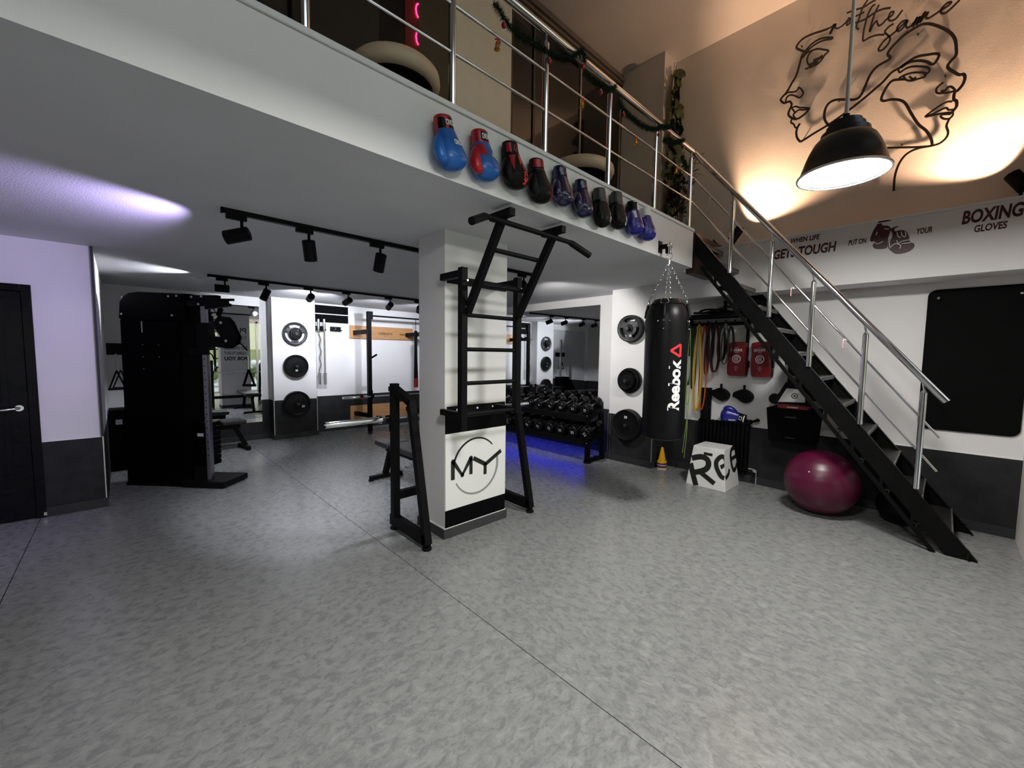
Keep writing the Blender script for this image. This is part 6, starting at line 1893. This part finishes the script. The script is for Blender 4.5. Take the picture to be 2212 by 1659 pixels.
# socket and cable at the column
sk = thing('cable_loop', 'thin grey cable looped on a hook at the side of the right column', 'cable', (5.06, 3.30, 0.50))
MB().tube([(0, 0.01, 0.0), (-0.02, 0.05, 0.03), (-0.03, 0.07, -0.04), (-0.02, 0.05, -0.16), (-0.005, 0.02, -0.28)], 0.003, 6).tube([(0.0 + 0.02 * math.cos(a), 0.02 + 0.02 * math.sin(a), 0.0) for a in [q * PI / 6 for q in range(12)]], 0.003, 6, closed=True).build('cord', PLG, sk, smooth=60)

# ================================================================= PLANTS AND CHRISTMAS DECORATION
def leaf_mesh(name, L_, Wd, m):
    vs = [(0, 0, 0)]
    out = [(0.0, 0.0), (0.35, 0.16), (0.5, 0.45), (0.42, 0.75), (0.0, 1.0), (-0.42, 0.75), (-0.5, 0.45), (-0.35, 0.16)]
    vs = [(u * Wd, 0.10 * abs(u) * Wd * 2, -v * L_) for u, v in out] + [(0, 0, -0.5 * L_)]
    fs = [(i, (i + 1) % 8, 8) for i in range(8)]
    return MB().add(vs, fs).build(name, m, None, smooth=80)


vn = thing('hanging_vine', 'long dark green artificial vine hanging down the column above the stairs', 'vine', (5.22, 2.60, 5.16))
stm = MB()
strands = []
for k in range(4):
    p = []
    for i in range(24):
        z = -2.28 * i / 23 if k < 3 else -1.7 * i / 23
        p.append((0.045 * (k - 1.5) + 0.03 * math.sin(i * 0.9 + k), -0.03 - 0.02 * math.cos(i * 1.3 + k), z))
    strands.append(p)
    stm.tube(p, 0.003, 5)
stm.build('stem', STEM, vn)
l0 = leaf_mesh('leaf', 0.125, 0.10, LEAF)
first = True
rnd = random.Random(3)
for k, p in enumerate(strands):
    for i in range(1, 24):
        for h in range(2):
            if rnd.random() < 0.12:
                continue
            o = l0 if first else l0.copy()
            if not first:
                COL.objects.link(o)
            first = False
            o.parent = vn
            q = p[i]
            o.location = (q[0] + rnd.uniform(-0.05, 0.05), q[1] - 0.01 - rnd.random() * 0.03, q[2] + rnd.uniform(-0.05, 0.05))
            o.rotation_euler = (rnd.uniform(-0.5, 0.3), rnd.uniform(-1.2, 1.2), rnd.uniform(-0.9, 0.9))
            s_ = rnd.uniform(0.75, 1.25)
            o.scale = (s_, s_, s_)
pt_ = thing('tall_plant', 'dark artificial plant with slender leaves at the head of the stairs', 'plant', (4.98, 2.32, 2.85))
MB().lathe([(0.06, 0.0), (0.085, 0.18), (0.08, 0.18), (0.07, 0.16), (0.0, 0.16)], n=20).build('pot', mat('pale_pot', (0.5, 0.48, 0.42), 0.6), pt_, smooth=40)
l1 = leaf_mesh('leaf', 0.11, 0.030, LEAF2)
first = True
stm = MB()
for k in range(13):
    a = 2 * PI * k / 13
    r1 = 0.05 + 0.18 * rnd.random()
    hgt = 0.72 + 0.35 * rnd.random()
    p = smooth2([(0.02 * math.cos(a), 0.02 * math.sin(a), 0.16), (r1 * 0.4 * math.cos(a), r1 * 0.4 * math.sin(a), hgt * 0.6), (r1 * math.cos(a), r1 * math.sin(a), hgt)], 4)
    stm.tube(p, 0.004, 5)
    for q in p[3:]:
        for h in range(2):
            o = l1 if first else l1.copy()
            if not first:
                COL.objects.link(o)
            first = False
            o.parent = pt_
            o.location = q
            o.rotation_euler = (rnd.uniform(1.2, 2.6), rnd.uniform(-0.9, 0.9), rnd.uniform(0, 6.28))
            s_ = rnd.uniform(0.6, 1.1)
            o.scale = (s_, s_, s_)
stm.build('stem', STEM, pt_)

ga = thing('tinsel_garland', 'dark green tinsel garland draped in loops along the balcony handrail', 'garland', (1.6, 1.95, 3.5))
core, ndl = MB(), MB()
for L_ in GARLAND:
    P = smooth2(L_, 4)
    core.tube([(x - 1.6, -0.012, z - 3.5) for x, z in P], 0.004, 6)
    for (x0, z0_), (x1, z1_) in zip(P, P[1:]):
        n = max(2, int(math.hypot(x1 - x0, z1_ - z0_) / 0.00045))
        for i in range(n):
            t_ = i / n
            x, z = x0 + (x1 - x0) * t_ - 1.6, z0_ + (z1_ - z0_) * t_ - 3.5
            a, b = rnd.uniform(0, 2 * PI), rnd.uniform(0.022, 0.042)
            d_ = Vector((rnd.uniform(-0.3, 0.3), math.cos(a), math.sin(a))).normalized()
            sd = d_.cross(Vector((1, 0.2, 0.1))).normalized() * 0.0022
            p0 = Vector((x, -0.012, z))
            ndl.add([p0 - sd, p0 + sd, p0 + d_ * b], [(0, 1, 2)])
core.build('wire', PINE, ga)
ndl.build('needles', PINE, ga)['kind'] = 'stuff'
BN = ['first from the left', 'second from the left', 'third from the left', 'fourth from the left', 'fifth from the left', 'sixth from the left', 'seventh from the left', 'at the right end']
for i, (x, z) in enumerate(BAUBLES):
    t = thing('bauble', 'small red bauble hanging from the balcony rail, %s' % BN[i], 'bauble', (x, 1.925, z), 0, 'red baubles along the balcony')
    MB().ball((0, 0, 0), 0.0155, 14, (1, 1, 1.15)).build('ball', REDB, t, smooth=80)
    MB().cyl((0, 0, 0.016), (0, 0, 0.024), 0.005, 8).build('cap', GOLD, t)
    MB().cyl((0, 0, 0.024), (0, 0, 0.05), 0.0012, 5).build('thread', BLACKM, t)
BL = ['below the left end of the garland', 'in the middle of the balcony', 'below the right half of the garland', 'near the top of the stairs']
for i, (x, z) in enumerate(BELLS):
    t = thing('bell', 'small gold bell with red ribbon on the rail, %s' % BL[i], 'bell', (x, 1.965, z), 0, 'gold bells along the balcony')
    MB().lathe([(0.019, -0.028), (0.017, -0.022), (0.012, -0.012), (0.010, 0.006), (0.006, 0.016), (0.0, 0.018)], n=16, cap=False).ball((0, 0, -0.028), 0.006, 8).build('bell_body', GOLD, t, smooth=50)
    MB().tube([(-0.022, -0.006, 0.018), (0, -0.012, 0.026), (0.022, -0.006, 0.016)], 0.004, 6).tube([(0, -0.01, 0.026), (-0.015, -0.008, 0.0)], 0.003, 6).tube([(0, -0.01, 0.026), (0.017, -0.008, -0.004)], 0.003, 6).build('ribbon', REDL, t)
    MB().tube([(0, 0, 0.016), (0, 0.006, 0.045)], 0.0015, 5).build('thread', GOLD, t)
CW = mat('cane_white', (0.8, 0.78, 0.75), 0.3)
CN = ['at the top of the stairs', 'second from the top', 'in the middle of the stairs', 'fourth from the top', 'at the foot of the stairs']
for i, (y, z) in enumerate(((1.796, 3.135), (1.398, 2.608), (1.02, 2.115), (0.613, 1.635), (0.102, 0.98))):
    t = thing('candy_cane', 'tiny striped candy cane hanging on the stair rail, %s' % CN[i], 'candy cane', (4.525, y, z), 0, 'candy canes on the stair rail')
    path = [(0, 0.0, -0.045), (0, 0, -0.02), (0, 0, 0.012), (0, -0.006, 0.026), (0, -0.016, 0.028), (0, -0.022, 0.018)]
    MB().tube(smooth2(path, 3), 0.0045, 8).build('stick', CW, t, smooth=60)
    for q in range(4):
        MB().cyl((0, 0, -0.04 + 0.014 * q), (0, 0.0, -0.034 + 0.014 * q), 0.0051, 8).build('red_stripe', PRINTR, t)
